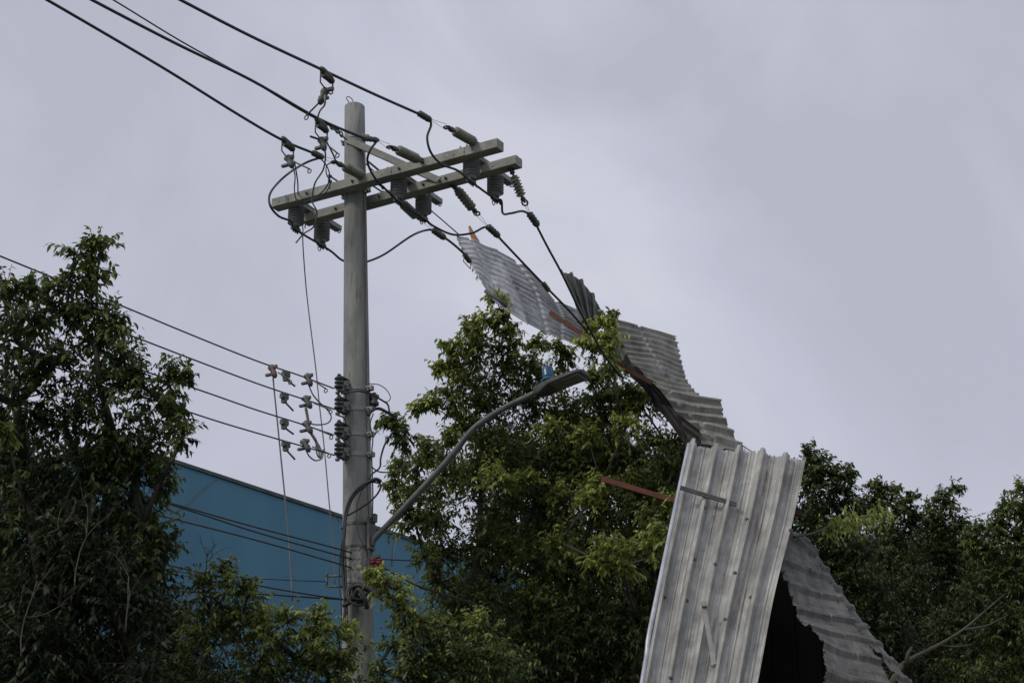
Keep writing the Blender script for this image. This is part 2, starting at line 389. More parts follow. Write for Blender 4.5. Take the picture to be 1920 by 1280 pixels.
# angle brace from the pole to the rear arm
q0 = W(648, 260, -.12); q1 = onplane(824, 338, Ob - WD * .06, WD)
m = MB(); d = (q1 - q0); n_ = d.normalized(); v_ = n_.cross(WD).normalized()
m.box((q0 + q1) / 2, d / 2, WD * .003, v_ * .03); m.box((q0 + q1) / 2 + WD * .033 - v_ * .027, d / 2, WD * .03, v_ * .003)
m.lathe(q1 - WD * .03, q1 + WD * .03, [(0, .016), (1, .016)], 8)
m.build('angle_brace', M['arm'], pole)
m = MB(); m.tube([W(690, 303, .08), W(738, 345, .12)], .007, 6); m.tube([W(683, 305, .08), W(722, 340, .12)], .006, 6)
m.build('brace_rod', M['galvdark'], pole)
# ground lead down the right side of the shaft
m = MB(); pts = []
for i in range(24):
    y = 290 + i * 30; z = P(665, y, PY).z; c = pole_at(z); r = pole_r(z) + .003
    an = R(-38 + 2.5 * math.sin(i * 1.7)); pts.append(c + Vector((math.cos(an) * r, math.sin(an) * r, 0)))
m.tube(pts, .0045, 5, curve=3); m.build('ground_conductor', M['galvdark'], pole)

# three hanging brackets, each with two ribbed post insulators
INS = []
def shed_profile(n, r0, r1, core=.6, t0=0., t1=1.):
    pr = []
    for i in range(n):
        a = t0 + (t1 - t0) * i / n; b = t0 + (t1 - t0) * (i + 1) / n; h = b - a
        pr += [(a + h * .05, r0 * core), (a + h * .45, r0 * (core + .1)), (a + h * .70, r1), (a + h * .82, r1), (a + h * .93, r0 * core)]
    return pr
def clampkit(m, c, d):                            # small keeper clamp under an insulator, on the conductor
    d = d.normalized(); m.box(c, d * .05, d.cross(ZD).normalized() * .02, ZD * .016)
    for s in (-.03, .0, .03):
        m.tube([c + d * s + ZD * .02, c + d * s - ZD * .042], .005, 6); m.lathe(c + d * s - ZD * .02, c + d * s - ZD * .031, [(0, .011), (1, .011)], 6)
    m.tube([c + d * .06, c + d * .1 - ZD * .012], .012, 6)
for k, (px, py) in enumerate(((884, 296), (748, 334), (556, 387))):
    top = onplane(px, py, Of + WD * .10, WD)
    hw = .033; L0, L1 = -.14, .66
    m = MB(); c = top + WD * ((L0 + L1) / 2) + ZD * .018
    m.box(c, WD * ((L1 - L0) / 2), AD * hw, ZD * .004)
    for s in (-1, 1): m.box(c + AD * (s * hw) + ZD * .02, WD * ((L1 - L0) / 2), AD * .0035, ZD * .022)
    e_ = top + WD * L1 + ZD * .035; m.torus(e_, AD, .033, .006, 12, 6)
    br = m.build('insulator_bracket', M['galv'], pole)
    m = MB(); f = Of + AD * ((top - Of).dot(AD)); f.z = FL.z + (FR.z - FL.z) * ((f - FL).dot(AD) / (FR - FL).dot(AD))
    fc = f - WD * .055 - ZD * .005
    m.box(fc - AD * .06, AD * .085, WD * .005, ZD * .038, bev=.003)
    for s in (-.05, .05): m.tube([fc + AD * (s - .03) - WD * .01, fc + AD * (s - .03) + WD * .16], .008, 6)
    for s in (-.035, .035): m.tube([fc + WD * .12 + AD * s + ZD * .065, fc + WD * .62 + AD * s + ZD * .03], .009, 6)
    m.build('clamp_plate', M['arm'], br)
    both = []
    for j, w_ in enumerate((0, .40)):
        t = top + WD * w_ + ZD * .012; bt = t - ZD * .225
        m = MB(); m.lathe(t, bt, [(0, .03), (.08, .045)] + shed_profile(6, .070, .076, .62, .1, .84) + [(.86, .045), (1, .035)], 22)
        m.build('post_insulator', M['ins'], br); both.append(bt)
    dd = both[1] - both[0]
    for bt in both:
        m = MB(); clampkit(m, bt - ZD * .015, dd)
        if bt is both[1]: m.torus(bt - ZD * .065 - dd.normalized() * .03, AD, .022, .0045)
        m.build('conductor_clamp', M['galvdark'], br)
    INS.append(both)

# ------------------------------------------------------------------ strain insulators and line conductors
GS = 'dead-end strain insulators on the crossarms'
def strain(p_arm, p_line, body0, body1, label, mt, fine=False):
    o = thing('strain_insulator', p_arm, label, 'insulator', GS)
    m = MB(); d = body1 - body0
    n = 7 if fine else 6; rr = .046 if fine else .046
    m.lathe(body0, body1, [(0, .022), (.03, rr * .8)] + shed_profile(n, rr, rr * 1.0, .76 if fine else .62, .04, .95) + [(.97, rr * .7), (1, .022)], 18)
    m.build('polymer_body', mt, o)
    m = MB(); m.tube([p_arm, body0], .010, 8); m.lathe(p_arm.lerp(body0, .35), p_arm.lerp(body0, .75), [(0, .02), (1, .024)], 10)
    m.torus(p_arm.lerp(body0, .1), ZD, .026, .008); m.build('arm_shackle', M['galvdark'], o)
    m = MB(); m.tube([body1, p_line], .010, 8); m.torus(p_line, frame(d)[1], .028, .008, 12, 6); m.lathe(body1.lerp(p_line, .2), body1.lerp(p_line, .7), [(0, .018), (.5, .026), (1, .018)], 10)
    m.build('line_clevis', M['galvdark'], o)
    return o
near = [  # arm end, body start, body end, clevis
    ((896, 271), (890, 267), (853, 246), (838, 239)),
    ((799, 301), (784, 299), (746, 281), (731, 276)),
    ((692, 334), (679, 329), (646, 312), (627, 304)),
]
nl = ['weathered strain insulator on the near side at the outer right end of the crossarms', 'weathered strain insulator on the near side at the middle of the crossarms', 'weathered strain insulator crossing in front of the pole just above the crossarm']
for k in range(3):
    pa, b0, b1, pl = [A(*q, aK[k]) for q in near[k]]
    strain(pa, pl, b0, b1, nl[k], M['ins2'], True)
far = [
    ((957, 314), (963, 330), (978, 368), (984, 380), aK[0]),
    ((846, 346), (857, 355), (886, 391), (894, 400), aK[1]),
    ((744, 374), (754, 381), (780, 405), (792, 412), aK[2]),
]
# far-side planes pass through the rear arm at the given pixels
fl_ = ['ribbed strain insulator hanging from the right end of the rear crossarm', 'ribbed strain insulator hanging below the middle of the rear crossarm', 'dark ribbed strain insulator under the crossarm close to the pole, beside the paired post insulators']
aF = []
for k in range(3):
    a_ = (onplane(far[k][0][0], far[k][0][1], Ob, WD) - POLE_MID).dot(AD); aF.append(a_)
    pa, b0, b1, pl = [A(*q, a_) for q in far[k][:4]]
    strain(pa, pl, b0, b1, fl_[k], M['ins2'] if k < 2 else M['ins'])

def wedge(m, p0, p1, r):                           # preformed dead-end clamp body with ridges
    m.lathe(p0, p1, [(0, r * .5), (.1, r), (.22, r * .72), (.3, r), (.42, r * .72), (.5, r), (.62, r * .75), (.72, r), (.9, r * .8), (1, r * .4)], 10)
RC = .0115
def conductor(name, pts, r, label, cat='power line', mt='cable', group=None, clamps=(), bails=(), curve=6, n=6):
    m = MB(); m.tube(pts, r, n, curve=curve); o = m.build(name, M[mt]); tag(o, label, cat, group)
    for (p0, p1, rr) in clamps:
        m = MB(); wedge(m, p0, p1, rr); m.build('wedge_clamp', M['galvdark'], o)
    if bails:
        m = MB()
        for (p0, p1) in bails:
            u = frame(p1 - p0)[1]
            m.tube([p0 + u * .004, p1 + u * .028], .0022, 4); m.tube([p0 - u * .004, p1 - u * .028], .0022, 4)
        m.build('bail_wire', M['lead'], o)
    return o
GL = 'overhead power conductors'
a1, a2, a3 = aK
conductor('power_line', [A(*q, a1) for q in ((60, -150), (200, -73), (338, 0), (470, 68), (604, 131), (700, 176), (795, 218))], RC,
          'topmost thick black conductor running down to the right end of the crossarms', group=GL,
          clamps=[(A(785, 212, a1), A(808, 226, a1), .03)], bails=[(A(806, 224, a1), A(838, 239, a1))])
conductor('power_line', [A(*q, a2) for q in ((0, -98), (80, -50), (172, 0), (330, 82), (470, 150), (600, 224), (690, 262))], RC,
          'thick black conductor that passes across the top of the pole, second from the top', group=GL,
          clamps=[(A(680, 259, a2), A(710, 263, a2), .026)], bails=[(A(706, 262, a2), A(731, 276, a2))])
conductor('power_line', [A(*q, a3) for q in ((-60, -82), (0, -49), (88, 0), (300, 124), (450, 217), (530, 263), (590, 288))], RC,
          'leftmost thick black conductor ending just left of the pole top', group=GL,
          clamps=[(A(586, 286, a3), A(606, 296, a3), .03)], bails=[(A(604, 294, a3), A(627, 304, a3))])
conductor('guy_wire', [A(*q, 0.0) for q in ((60, -90), (212, 0), (340, 78), (466, 148), (560, 205), (622, 238), (640, 248))], .0065,
          'thin steel stay wire joining the pole top from the upper left', 'guy wire', 'cable')
m = MB()
for q in ((622, 238), (632, 245), (640, 252)): m.torus(A(*q, -.0), AD, .025, .007)
m.tube([A(618, 236, 0), A(650, 262, .0)], .008, 6)
tag(m.build('shackle', M['galvdark']), 'dark chain shackle holding the stay wire to the left side of the pole top', 'shackle')
conductor('power_line', [A(*q, aF[0]) for q in ((1000, 411), (1025, 460), (1052, 510), (1085, 578), (1108, 622), (1135, 668), (1165, 706))], RC,
          'steep black conductor from the rear crossarm down to the folded dark roof sheet', group='conductors pulled down by the fallen roof',
          clamps=[(A(992, 400, aF[0]), A(1009, 424, aF[0]), .035)], bails=[(A(994, 403, aF[0]), A(984, 380, aF[0]))])
conductor('power_line', [A(*q, aF[1]) for q in ((925, 434), (975, 487), (1022, 536), (1065, 580), (1108, 628), (1150, 668), (1190, 706))], RC,
          'black conductor lying diagonally over the pale flying roof sheet', group='conductors pulled down by the fallen roof',
          clamps=[(A(914, 424, aF[1]), A(936, 444, aF[1]), .034), (A(1018, 530, aF[1]), A(1030, 546, aF[1]), .026)], bails=[(A(916, 426, aF[1]), A(894, 400, aF[1]))])
o = conductor('power_line', [A(*q, aF[2]) for q in ((812, 432), (840, 450), (862, 468), (876, 482))], RC,
          'short black conductor end with a wire stirrup beside the torn roof sheet corner', group='conductors pulled down by the fallen roof',
          clamps=[(A(812, 431, aF[2]), A(835, 447, aF[2]), .034), (A(870, 476, aF[2]), A(882, 492, aF[2]), .028)], bails=[(A(814, 432, aF[2]), A(792, 412, aF[2]))])
m = MB(); m.tube([A(*q, aF[2]) for q in ((871, 478), (869, 490), (882, 504), (884, 488))], .005, 6); m.build('stirrup', M['galvdark'], o)
conductor('guy_wire', [A(*q, .12) for q in ((690, 302), (745, 346), (800, 388), (862, 441))], .006,
          'thin dark wire running from behind the crossarms to the corner of the torn roof sheet', 'guy wire')

# jumpers under the insulators
def jumper(pts, label, r=.0105):
    m = MB(); m.tube(pts, r, 7, curve=6); return tag(m.build('jumper_cable', M['cable']), label, 'cable', 'jumper cables looping under the crossarm insulators')
i3, i2, i1 = INS[2], INS[1], INS[0]
dn = ZD * -.02
jumper([A(604, 295, a3), A(572, 306, a3 - .1), A(535, 330, aI[2] - .1), A(508, 360, aI[2] - .05), A(506, 384, aI[2]), A(522, 405, aI[2]), A(545, 415, aI[2]), i3[0] + dn, i3[1] + dn, A(622, 472, aI[2]), A(642, 488, aI[2] + .05), A(668, 494, aI[2] + .05), A(690, 490, aI[2] + .1), A(722, 476, -.3), A(772, 442, -.1), A(802, 431, aF[2]), A(816, 434, aF[2])],
       'black jumper bulging left of the crossarms and sagging behind the pole')
jumper([A(708, 263, a2), A(692, 286, a2), A(690, 308, (a2 + aI[1]) / 2), A(706, 338, aI[1]), A(735, 366, aI[1]), i2[0] + dn, i2[1] + dn, A(815, 425, aI[1]), A(850, 440, aI[1]), A(885, 437, aI[1] + .1), A(908, 426, aF[1]), A(918, 429, aF[1])],
       'black jumper crossing in front of the middle post insulators beside the pole')
jumper([A(807, 226, a1), A(808, 236, a1), A(801, 258, a1), A(808, 286, a1), A(828, 308, aI[0]), A(858, 320, aI[0]), i1[0] + dn, i1[1] + dn, A(940, 376, aI[0]), A(943, 400, aI[0] - .02), A(958, 400, aF[0]), A(980, 396, aF[0]), A(996, 404, aF[0])],
       'black jumper dropping in an S from the topmost conductor to the right post insulators')

# hot line clamps hanging on the conductors
def hot_clamp(p, label, stirrup=True, tilt=0.0, s=1.0, body='galvdark'):
    o = thing('line_clamp', p, label, 'clamp', 'hot line clamps on the conductors')
    ax = WD
    if stirrup:
        m = MB(); m.lathe(p - ax * .085 + ZD * .015, p + ax * .085 - ZD * .035, [(0, .016), (.15, .026), (.6, .034), (.9, .028), (1, .014)], 6)
        m.box(p - ZD * .018, ax * .05, AD * .024, ZD * .028, bev=.008)
        m.build('wedge_body', M['olive'], o)
        q0, q1 = p - ax * .08 - ZD * .01, p + ax * .08 - ZD * .04
        m = MB(); m.tube([q0, q0 - ZD * .1, q0 - ZD * .12 + ax * .05, p - ZD * .15 + ax * .01, q1 - ZD * .11 - ax * .02, q1 - ZD * .09, q1], .0065, 6); m.build('bail', M['galvdark'], o)
        p = p - ZD * .15
    m = MB()
    m.lathe(p + ZD * .03 * s, p - ZD * .10 * s + AD * tilt * .1, [(0, .012 * s), (.12, .03 * s), (.3, .034 * s), (.5, .022 * s), (.6, .03 * s), (.85, .026 * s), (1, .014 * s)], 10)
    m.box(p + AD * .02 * s + ZD * .005, AD * .045 * s, WD * .014 * s, ZD * .016 * s, bev=.005)
    m.box(p - AD * .015 * s - ZD * .06 * s, AD * .035 * s, WD * .016 * s, ZD * .012 * s, bev=.004)
    m.build('jaw', M[body], o)
    m = MB(); c = p + AD * (.03 + tilt * .1) - ZD * .06 * s; c2 = c - ZD * .10 * s + AD * tilt * .25
    m.tube([c, c2], .007 * s, 6); m.torus(c2 - ZD * .02 * s, WD, .018 * s, .005 * s, 12, 5); m.build('eye_screw', M['galvdark'], o)
    return o
hot_clamp(A(613, 139, a1), 'clamp with wire bail hanging from the topmost conductor', tilt=-.6)
hot_clamp(A(603, 233, a2), 'clamp with wire bail on the second conductor just left of the pole top', tilt=.4)
hot_clamp(A(540, 268, a3), 'clamp with wire bail hanging from the leftmost thick conductor', tilt=.6)

def lead(pts, label, r=.0075, mt='lead', n=6, name='grounding_lead', cat='cable', group='grey grounding leads'):
    m = MB(); m.tube(pts, r, n, curve=6); return tag(m.build(name, M[mt]), label, cat, group)
lead([A(609, 178, a1), A(609, 196, a1), A(600, 208, (a1 + a2) / 2), A(596, 222, a2), A(600, 236, a2)], 'short grey lead linking the topmost conductor clamp down to the next clamp')
lead([A(603, 262, a2), A(610, 288, a2), A(606, 318, a3), A(590, 345, a3 - .2), A(586, 378, a3 - .3), A(594, 398, a3 - .3), A(588, 425, aI[2] - .06), A(570, 438, aI[2] - .06), A(555, 455, aI[2] - .06)], 'grey lead falling in waves left of the pole and ending in a cut tail')
lead([A(545, 302, a3), A(553, 328, a3), A(552, 356, a3 - .2), A(556, 378, aI[2] - .1), A(565, 402, aI[2] - .1), A(568, 430, aI[2] - .1), A(568, 460, aI[2] - .1), A(574, 540, -.9), A(582, 610, -.9), A(592, 690, -.9), A(599, 760, -.9), A(608, 840, -.9), A(617, 940, -.9), A(625, 1020, -.9), A(628, 1095, -.9)],
     'long thin lead hanging from the leftmost conductor clamp down beside the pole', r=.006)
lead([A(552, 302, a3), A(558, 340, a3 - .1), A(560, 372, aI[2] - .14), A(572, 400, aI[2] - .14), A(572, 428, aI[2] - .14)], 'dark short lead hanging in front of the left end of the crossarm', r=.006, mt='cable')
lead([A(600, 296, a3), A(613, 312, a3), A(618, 332, a3), A(611, 352, a3 - .1), A(592, 370, a3 - .3), A(570, 380, a3 - .5)], 'dark looped lead curling down to the crossarm from the leftmost conductor end', mt='cable', r=.006)
lead([A(627, 304, a3), A(613, 310, a3 - .05), A(612, 326, a3 - .05), A(619, 345, a3 - .1), A(606, 366, a3 - .25), A(585, 376, a3 - .4)], 'thin lead looping from the insulator clevis by the pole to the crossarm', mt='cable', r=.0055)
lead([A(610, 262, a2), A(622, 284, a2 - .2), A(630, 303, a3)], 'black tail from the second clamp to the insulator beside the pole', mt='cable', r=.008)
lead([A(582, 256, a2), A(600, 262, a2)], 'short stub rod sticking out left of the second clamp', mt='cable', r=.009, group=None, name='stub_rod', cat='rod')

# ------------------------------------------------------------------ low voltage racks
GR = 'stacked low voltage racks on the left side of the pole'
AL = -.03
lv_y = (731, 770, 817, 855)
word = ['topmost', 'second', 'third', 'lowest']
for k, y in enumerate(lv_y):
    z = P(640, y, PY).z; c = pole_at(z); r = pole_r(z)
    sp = c - WD * (r + .105) + AD * AL
    o = thing('insulator_rack', sp, '%s black spool insulator rack of the four strapped to the pole' % word[k], 'insulator', GR)
    m = MB(); m.lathe(sp + ZD * .052, sp - ZD * .052, [(0, .02), (.06, .037), (.18, .041), (.24, .02), (.36, .02), (.42, .038), (.54, .038), (.6, .02), (.72, .02), (.78, .041), (.94, .037), (1, .02)], 18)
    m.build('spool', M['rubber'], o)
    m = MB(); wc = sp + WD * .06
    m.box(wc + WD * .03, WD * .008, AD * .030, ZD * .066, bev=.004)
    for s in (-1, 1):
        m.box(sp + WD * .045 + ZD * (s * .062), WD * .055, AD * .022, ZD * .004)
    m.tube([sp + ZD * .08, sp - ZD * .085], .008, 8); m.lathe(sp + ZD * .066, sp + ZD * .08, [(0, .017), (1, .017)], 6)
    m.box(sp - ZD * .09 - AD * .01, WD * .014, AD * .014, ZD * .010)
    m.build('rack_bracket', M['galvdark'], o)
    m = MB(); e0 = sp + WD * .05 + AD * .036; m.box(e0, WD * .03, AD * .010, ZD * .022, bev=.005); m.box(e0 + ZD * .02 + WD * .03, WD * .02, AD * .01, ZD * .012); m.box(e0 - ZD * .03 + WD * .03, WD * .02, AD * .01, ZD * .012); m.build('cast_ear', M['galv'], o)
    m = MB(); rr = r + .006; zz = -.012
    cc = pole_at(z + zz); X, Yv = Vector((1, 0, 0)), Vector((0, 1, 0))
    b0 = m.ring(cc - ZD * .02, X, Yv, rr, rr, 32); b1 = m.ring(cc + ZD * .02, X, Yv, rr, rr, 32); m.skin(b0, b1, 32)
    q = cc + AD * (rr + .02); m.box(q, AD * .03, WD * .02, ZD * .02); m.tube([q - WD * .05, q + WD * .05], .009, 6)
    m.build('pole_band', M['galv'], o)
# hooks above the lower three racks
m = MB()
for y in (750, 797, 838):
    z = P(640, y, PY).z; q = pole_at(z) - WD * (pole_r(z) + .03)
    m = MB(); m.tube([q - ZD * .05, q - WD * .03 + ZD * .0, q - WD * .07 + ZD * .012, q - WD * .13 + ZD * .005], .007, 6, curve=4)
    tag(m.build('steel_hook', M['galvdark']), {750: 'small bent steel hook between the first and second spool racks', 797: 'small bent steel hook between the second and third spool racks', 838: 'small bent steel hook just above the lowest spool rack'}[y], 'hook', 'bent steel hooks on the pole')
lv = [((-300, 355), (-120, 430), (0, 480), (206, 564), (350, 624), (480, 676), (560, 703), (626, 728)),
      ((-300, 425), (-120, 492), (3, 540), (130, 588), (240, 627), (360, 673), (480, 718), (560, 745), (628, 767)),
      ((-300, 492), (-120, 558), (0, 600), (160, 657), (296, 704), (400, 740), (480, 768), (560, 793), (626, 815)),
      ((-300, 550), (-120, 612), (0, 652), (165, 709), (282, 748), (400, 787), (480, 811), (560, 834), (627, 853))]
lvl = ['uppermost of the four thin low voltage wires coming in behind the left tree', 'second from the top of the four thin low voltage wires', 'third from the top of the four thin low voltage wires', 'lowest of the four thin low voltage wires']
for k in range(4):
    conductor('service_wire', [A(*q, AL) for q in lv[k]], .0062, lvl[k], group='low voltage wires', curve=5)
def small_clamp(px, py, label, sgn):
    p = A(px, py, AL); o = MB(); o.box(p - ZD * .01, WD * .035, AD * .022, ZD * .022, bev=.005); o.box(p - ZD * .045, WD * .016, AD * .02, ZD * .02)
    o.tube([p - ZD * .05, p - ZD * (.07 + .03 * sgn) + WD * .13], .008, 6)
    return tag(o.build('wire_connector', M['galvdark']), label, 'connector', 'small connectors on the low voltage wires')
for k, (x, y) in enumerate(((536, 700), (533, 741), (533, 790), (536, 831))):
    small_clamp(x, y, 'small dark connector on the %s low voltage wire' % ['uppermost', 'second', 'third', 'lowest'][k], (0, .8, 0, 1)[k])
lvc = [((508, 690), 'reddish clamp at the left on the uppermost low voltage wire'), ((575, 706), 'grey clamp on the uppermost low voltage wire, nearer the pole'), ((571, 748), 'grey clamp on the second low voltage wire'), ((572, 795), 'dark clamp on the third low voltage wire'), ((568, 829), 'dark clamp on the lowest low voltage wire')]
M['redgrey'] = mat('faded_red_clamp', (.16, .06, .055), .6, col2=(.12, .12, .115), nscale=22)
for k, ((x, y), lb) in enumerate(lvc):
    hot_clamp(A(x, y, AL), lb, False, .5 if k < 2 else .7, .92, 'redgrey' if k == 0 else 'galvdark')
for (x0, y0, x1, y1) in ((543, 702, 570, 704), (540, 744, 566, 748), (540, 792, 566, 793), (545, 834, 560, 826)):
    pass
lead([A(512, 708, AL), A(514, 730, AL), A(520, 790, AL), A(526, 850, AL), (A(533, 920, AL)), A(540, 990, AL), A(545, 1060, AL), A(548, 1125, AL)], 'long thin grey lead hanging from the reddish clamp over the blue wall', r=.007)
lead([A(579, 722, AL - .02), A(587, 740, AL - .03), (A(600, 755, AL - .06)), A(614, 768, AL - .07), A(621, 782, AL - .07), A(614, 793, AL - .06), A(595, 796, AL - .04), A(578, 793, AL - .02)], 'grey jumper swinging right from the upper clamp toward the pole', r=.0065, group='grey taps between low voltage wires', name='tap_lead')
lead([A(573, 762, AL - .03), A(578, 790, AL - .04), A(580, 806, AL - .05), A(592, 826, AL - .06), A(598, 845, AL - .07), A(598, 857, AL - .07)], 'thick pale taped lead falling from the second low voltage wire clamp', r=.014, mt='tape', group='grey taps between low voltage wires', name='taped_lead')
lead([A(590, 822, AL - .05), A(600, 838, AL - .06), A(603, 850, AL - .06), A(600, 858, AL - .06), A(594, 850, AL - .05), A(592, 832, AL - .05)], 'thin pale loop hanging under the thick taped lead', r=.006, group='grey taps between low voltage wires', name='tap_lead')
lead([A(573, 842, AL - .02), A(580, 855, AL - .02), A(592, 863, AL - .02), A(604, 858, AL - .04), A(606, 842, AL - .05)], 'grey loop sagging below the lowest low voltage wire', r=.0065, group='grey taps between low voltage wires', name='tap_lead')

# right side spool and loose loops
z = P(700, 752, PY).z; sp = pole_at(z) + WD * .06 + AD * (pole_r(z) + .03)
o = thing('spool_insulator', sp, 'single black spool insulator on the right side of the pole', 'insulator')
m = MB(); m.lathe(sp + ZD * .055, sp - ZD * .055, [(0, .02), (.1, .04), (.3, .04), (.5, .025), (.7, .04), (.9, .04), (1, .02)], 16); m.build('spool', M['rubber'], o)
m = MB(); m.box(sp - AD * .03, AD * .04, WD * .012, ZD * .07); m.build('bracket', M['galvdark'], o)
GB = 'loose black cables on the pole'
def loose(pts, label, r=.008, mt='cable'): return lead([W(x, y, w) for x, y, w in pts], label, r=r, mt=mt, name='loose_cable', group=GB)
loose([(640, 738, -.22), (670, 733, -.22), (695, 738, -.12), (716, 750, -.05), (727, 758, 0), (730, 772, 0)], 'cable crossing the pole front at the topmost rack and curving down on the right')
loose([(690, 719, -.1), (710, 721, -.05), (724, 730, 0), (732, 744, 0), (728, 752, 0), (720, 753, 0)], 'thin wire arch on the right of the topmost pole band', r=.004)
loose([(690, 778, -.1), (700, 768, -.05), (712, 766, 0), (728, 774, .05), (745, 782, .1)], 'thick black cable bending from the pole into the branch tip', r=.014)
loose([(738, 808, 0), (722, 832, 0), (714, 858, 0), (712, 876, -.05), (698, 888, -.1), (690, 900, -.12)], 'black cable arc right of the lower racks')
loose([(696, 874, -.1), (708, 883, -.05), (726, 885, 0), (748, 880, 0), (764, 864, .1)], 'thin black cable sagging from the lowest band to the leaves', r=.006)
loose([(700, 775, -.1), (694, 795, -.12), (699, 820, -.1), (697, 850, -.12), (698, 890, -.12), (699, 930, -.12), (698, 975, -.12)], 'thin cable running straight down the right edge of the pole', r=.006)
loose([(714, 902, -.12), (704, 898, -.17), (690, 904, -.2), (670, 918, -.2), (656, 938, -.2), (648, 965, -.2), (645, 1005, -.2), (642, 1050, -.2), (645, 1090, -.2), (648, 1130, -.2), (646, 1170, -.2), (645, 1200, -.2)], 'bundled black cable wrapping down the left face of the pole', r=.016)
loose([(704, 900, -.14), (688, 908, -.2), (664, 930, -.21), (652, 958, -.21), (646, 1000, -.22), (648, 1060, -.21), (650, 1120, -.21), (652, 1190, -.2)], 'thinner black cable beside the wrapped bundle on the pole', r=.009)
loose([(700, 903, -.13), (713, 907, -.1), (711, 920, -.12), (698, 936, -.18), (676, 952, -.2), (652, 966, -.21)], 'black cable crossing the pole face from a small loop on its right', r=.008)
loose([(690, 905, -.18), (676, 925, -.2), (668, 960, -.2), (672, 1000, -.2), (690, 1040, -.16)], 'thin wire drooping across the middle of the lower pole', r=.004)
loose([(636, 978, -.22), (628, 966, -.24), (620, 956, -.26)], 'short wire tail poking out left of the pole below the wrapped cable', r=.004)
loose([(697, 1100, -.12), (712, 1112, -.05), (724, 1128, 0), (744, 1146, .05)], 'thin black cable leaving the coil toward the right shrub', r=.006)
loose([(643, 1005, -.21), (638, 1040, -.22), (636, 1090, -.22), (640, 1140, -.22), (641, 1190, -.2)], 'thin cable hanging down the left edge of the lower pole', r=.005)
for y, lb in ((985, 'upper steel strap holding the lamp arm to the pole'), (1025, 'lower steel strap holding the lamp arm to the pole')):
    pass

# ------------------------------------------------------------------ street lamp on its arm
zb = P(695, 1015, PY).z
lb0 = pole_at(zb) + AD * (pole_r(zb) + .035) - WD * .03
lamp = thing('street_lamp', lb0, 'grey street lamp on a long curved arm with a blue photocell', 'street lamp')
LW = 0
def LP(px, py): return onplane(px, py, lb0, WD)
m = MB(); m.tube([LP(697, 1022), LP(704, 1008), LP(740, 970), LP(790, 917), LP(840, 862), LP(880, 812), (LP(905, 790)), LP(945, 765), LP(985, 745), LP(1015, 731)], [.023, .026, .026, .025, .023], 14, curve=7)
m.build('arm', M['lamparm'], lamp)
m = MB(); pc0, pc1 = LP(696, 972), LP(696, 1030)
m.box((pc0 + pc1) / 2, AD * .012, WD * .045, (pc0 - pc1) / 2)
for t in (.1, .85):
    zc = pc1.lerp(pc0, t).z; r = pole_r(zc) + .006; cc = pole_at(zc)
    b0 = m.ring(cc - ZD * .012, Vector((1, 0, 0)), Vector((0, 1, 0)), r, r, 28); b1 = m.ring(cc + ZD * .012, Vector((1, 0, 0)), Vector((0, 1, 0)), r, r, 28); m.skin(b0, b1, 28)
    for s in (-1,): m.tube([cc + AD * s * (r + .0) - WD * .06, cc + AD * s * (r + .02) + WD * .04], .01, 6)
m.box(pc0 + AD * .03 + ZD * .0, AD * .02, WD * .02, ZD * .035)
m.build('pole_bracket', M['galvdark'], lamp)
h0, h1 = LP(1003, 735), LP(1098, 700); hd = (h1 - h0); hn = hd.normalized(); wd_ = WD; up = wd_.cross(hn).normalized()
if up.z < 0: up = -up
# tapered flat head built as lofted sections
m = MB(); prev = None
secs = [(0, .036, .038), (.1, .048, .046), (.22, .08, .042), (.36, .098, .030), (.75, .10, .023), (.94, .096, .02), (1.0, .07, .014)]
for t, wv, hv in secs:
    c = h0 + hd * t + up * (.0 if t < .3 else .01); b = len(m.v)
    for (p, q) in ((1, -.6), (.93, -1), (-.93, -1), (-1, -.6), (-.9, .6), (-.6, 1), (.6, 1), (.9, .6)): m.v.append(c + wd_ * (p * wv) + up * (q * hv))
    if prev is not None: m.skin(prev, b, 8, True)
    else: m.cap(b, 8, True)
    prev = b
m.cap(prev, 8)
for t in (.2, .3, .1): m.lathe(h0 + hd * t + wd_ * -.03 + up * .04, h0 + hd * t + wd_ * -.03 + up * .07, [(0, .012), (1, .012)], 8)
head = m.build('lamp_head', M['lampgrey'], lamp)
m = MB(); c = h0 + hd * .66 - up * .0335 * .83; m.box(h0 + hd * .66 - up * .016, hd * .27, wd_ * .08, up * .0085, bev=.004); m.build('lens', M['lens'], head)
pc = h0 + hd * .27 + up * .05
pc = LP(1027, 704); pd = (ZD * .93 + AD * -.1).normalized()
m = MB(); m.lathe(pc - pd * .03, pc + pd * .085, [(-.15, .045), (.25, .043), (.8, .041), (.92, .034), (1, .015)], 20); ph = m.build('photocell', M['blue'], head)
m = MB(); m.lathe(pc - pd * .045, pc - pd * .028, [(0, .052), (1, .05)], 20); m.build('photocell_base', M['teal'], ph)
m = MB(); m.box(pc - WD * .0435 + pd * .02 + AD * .004, AD * .006, WD * .002, pd * .024); m.build('white_stripe', M['white'], ph)

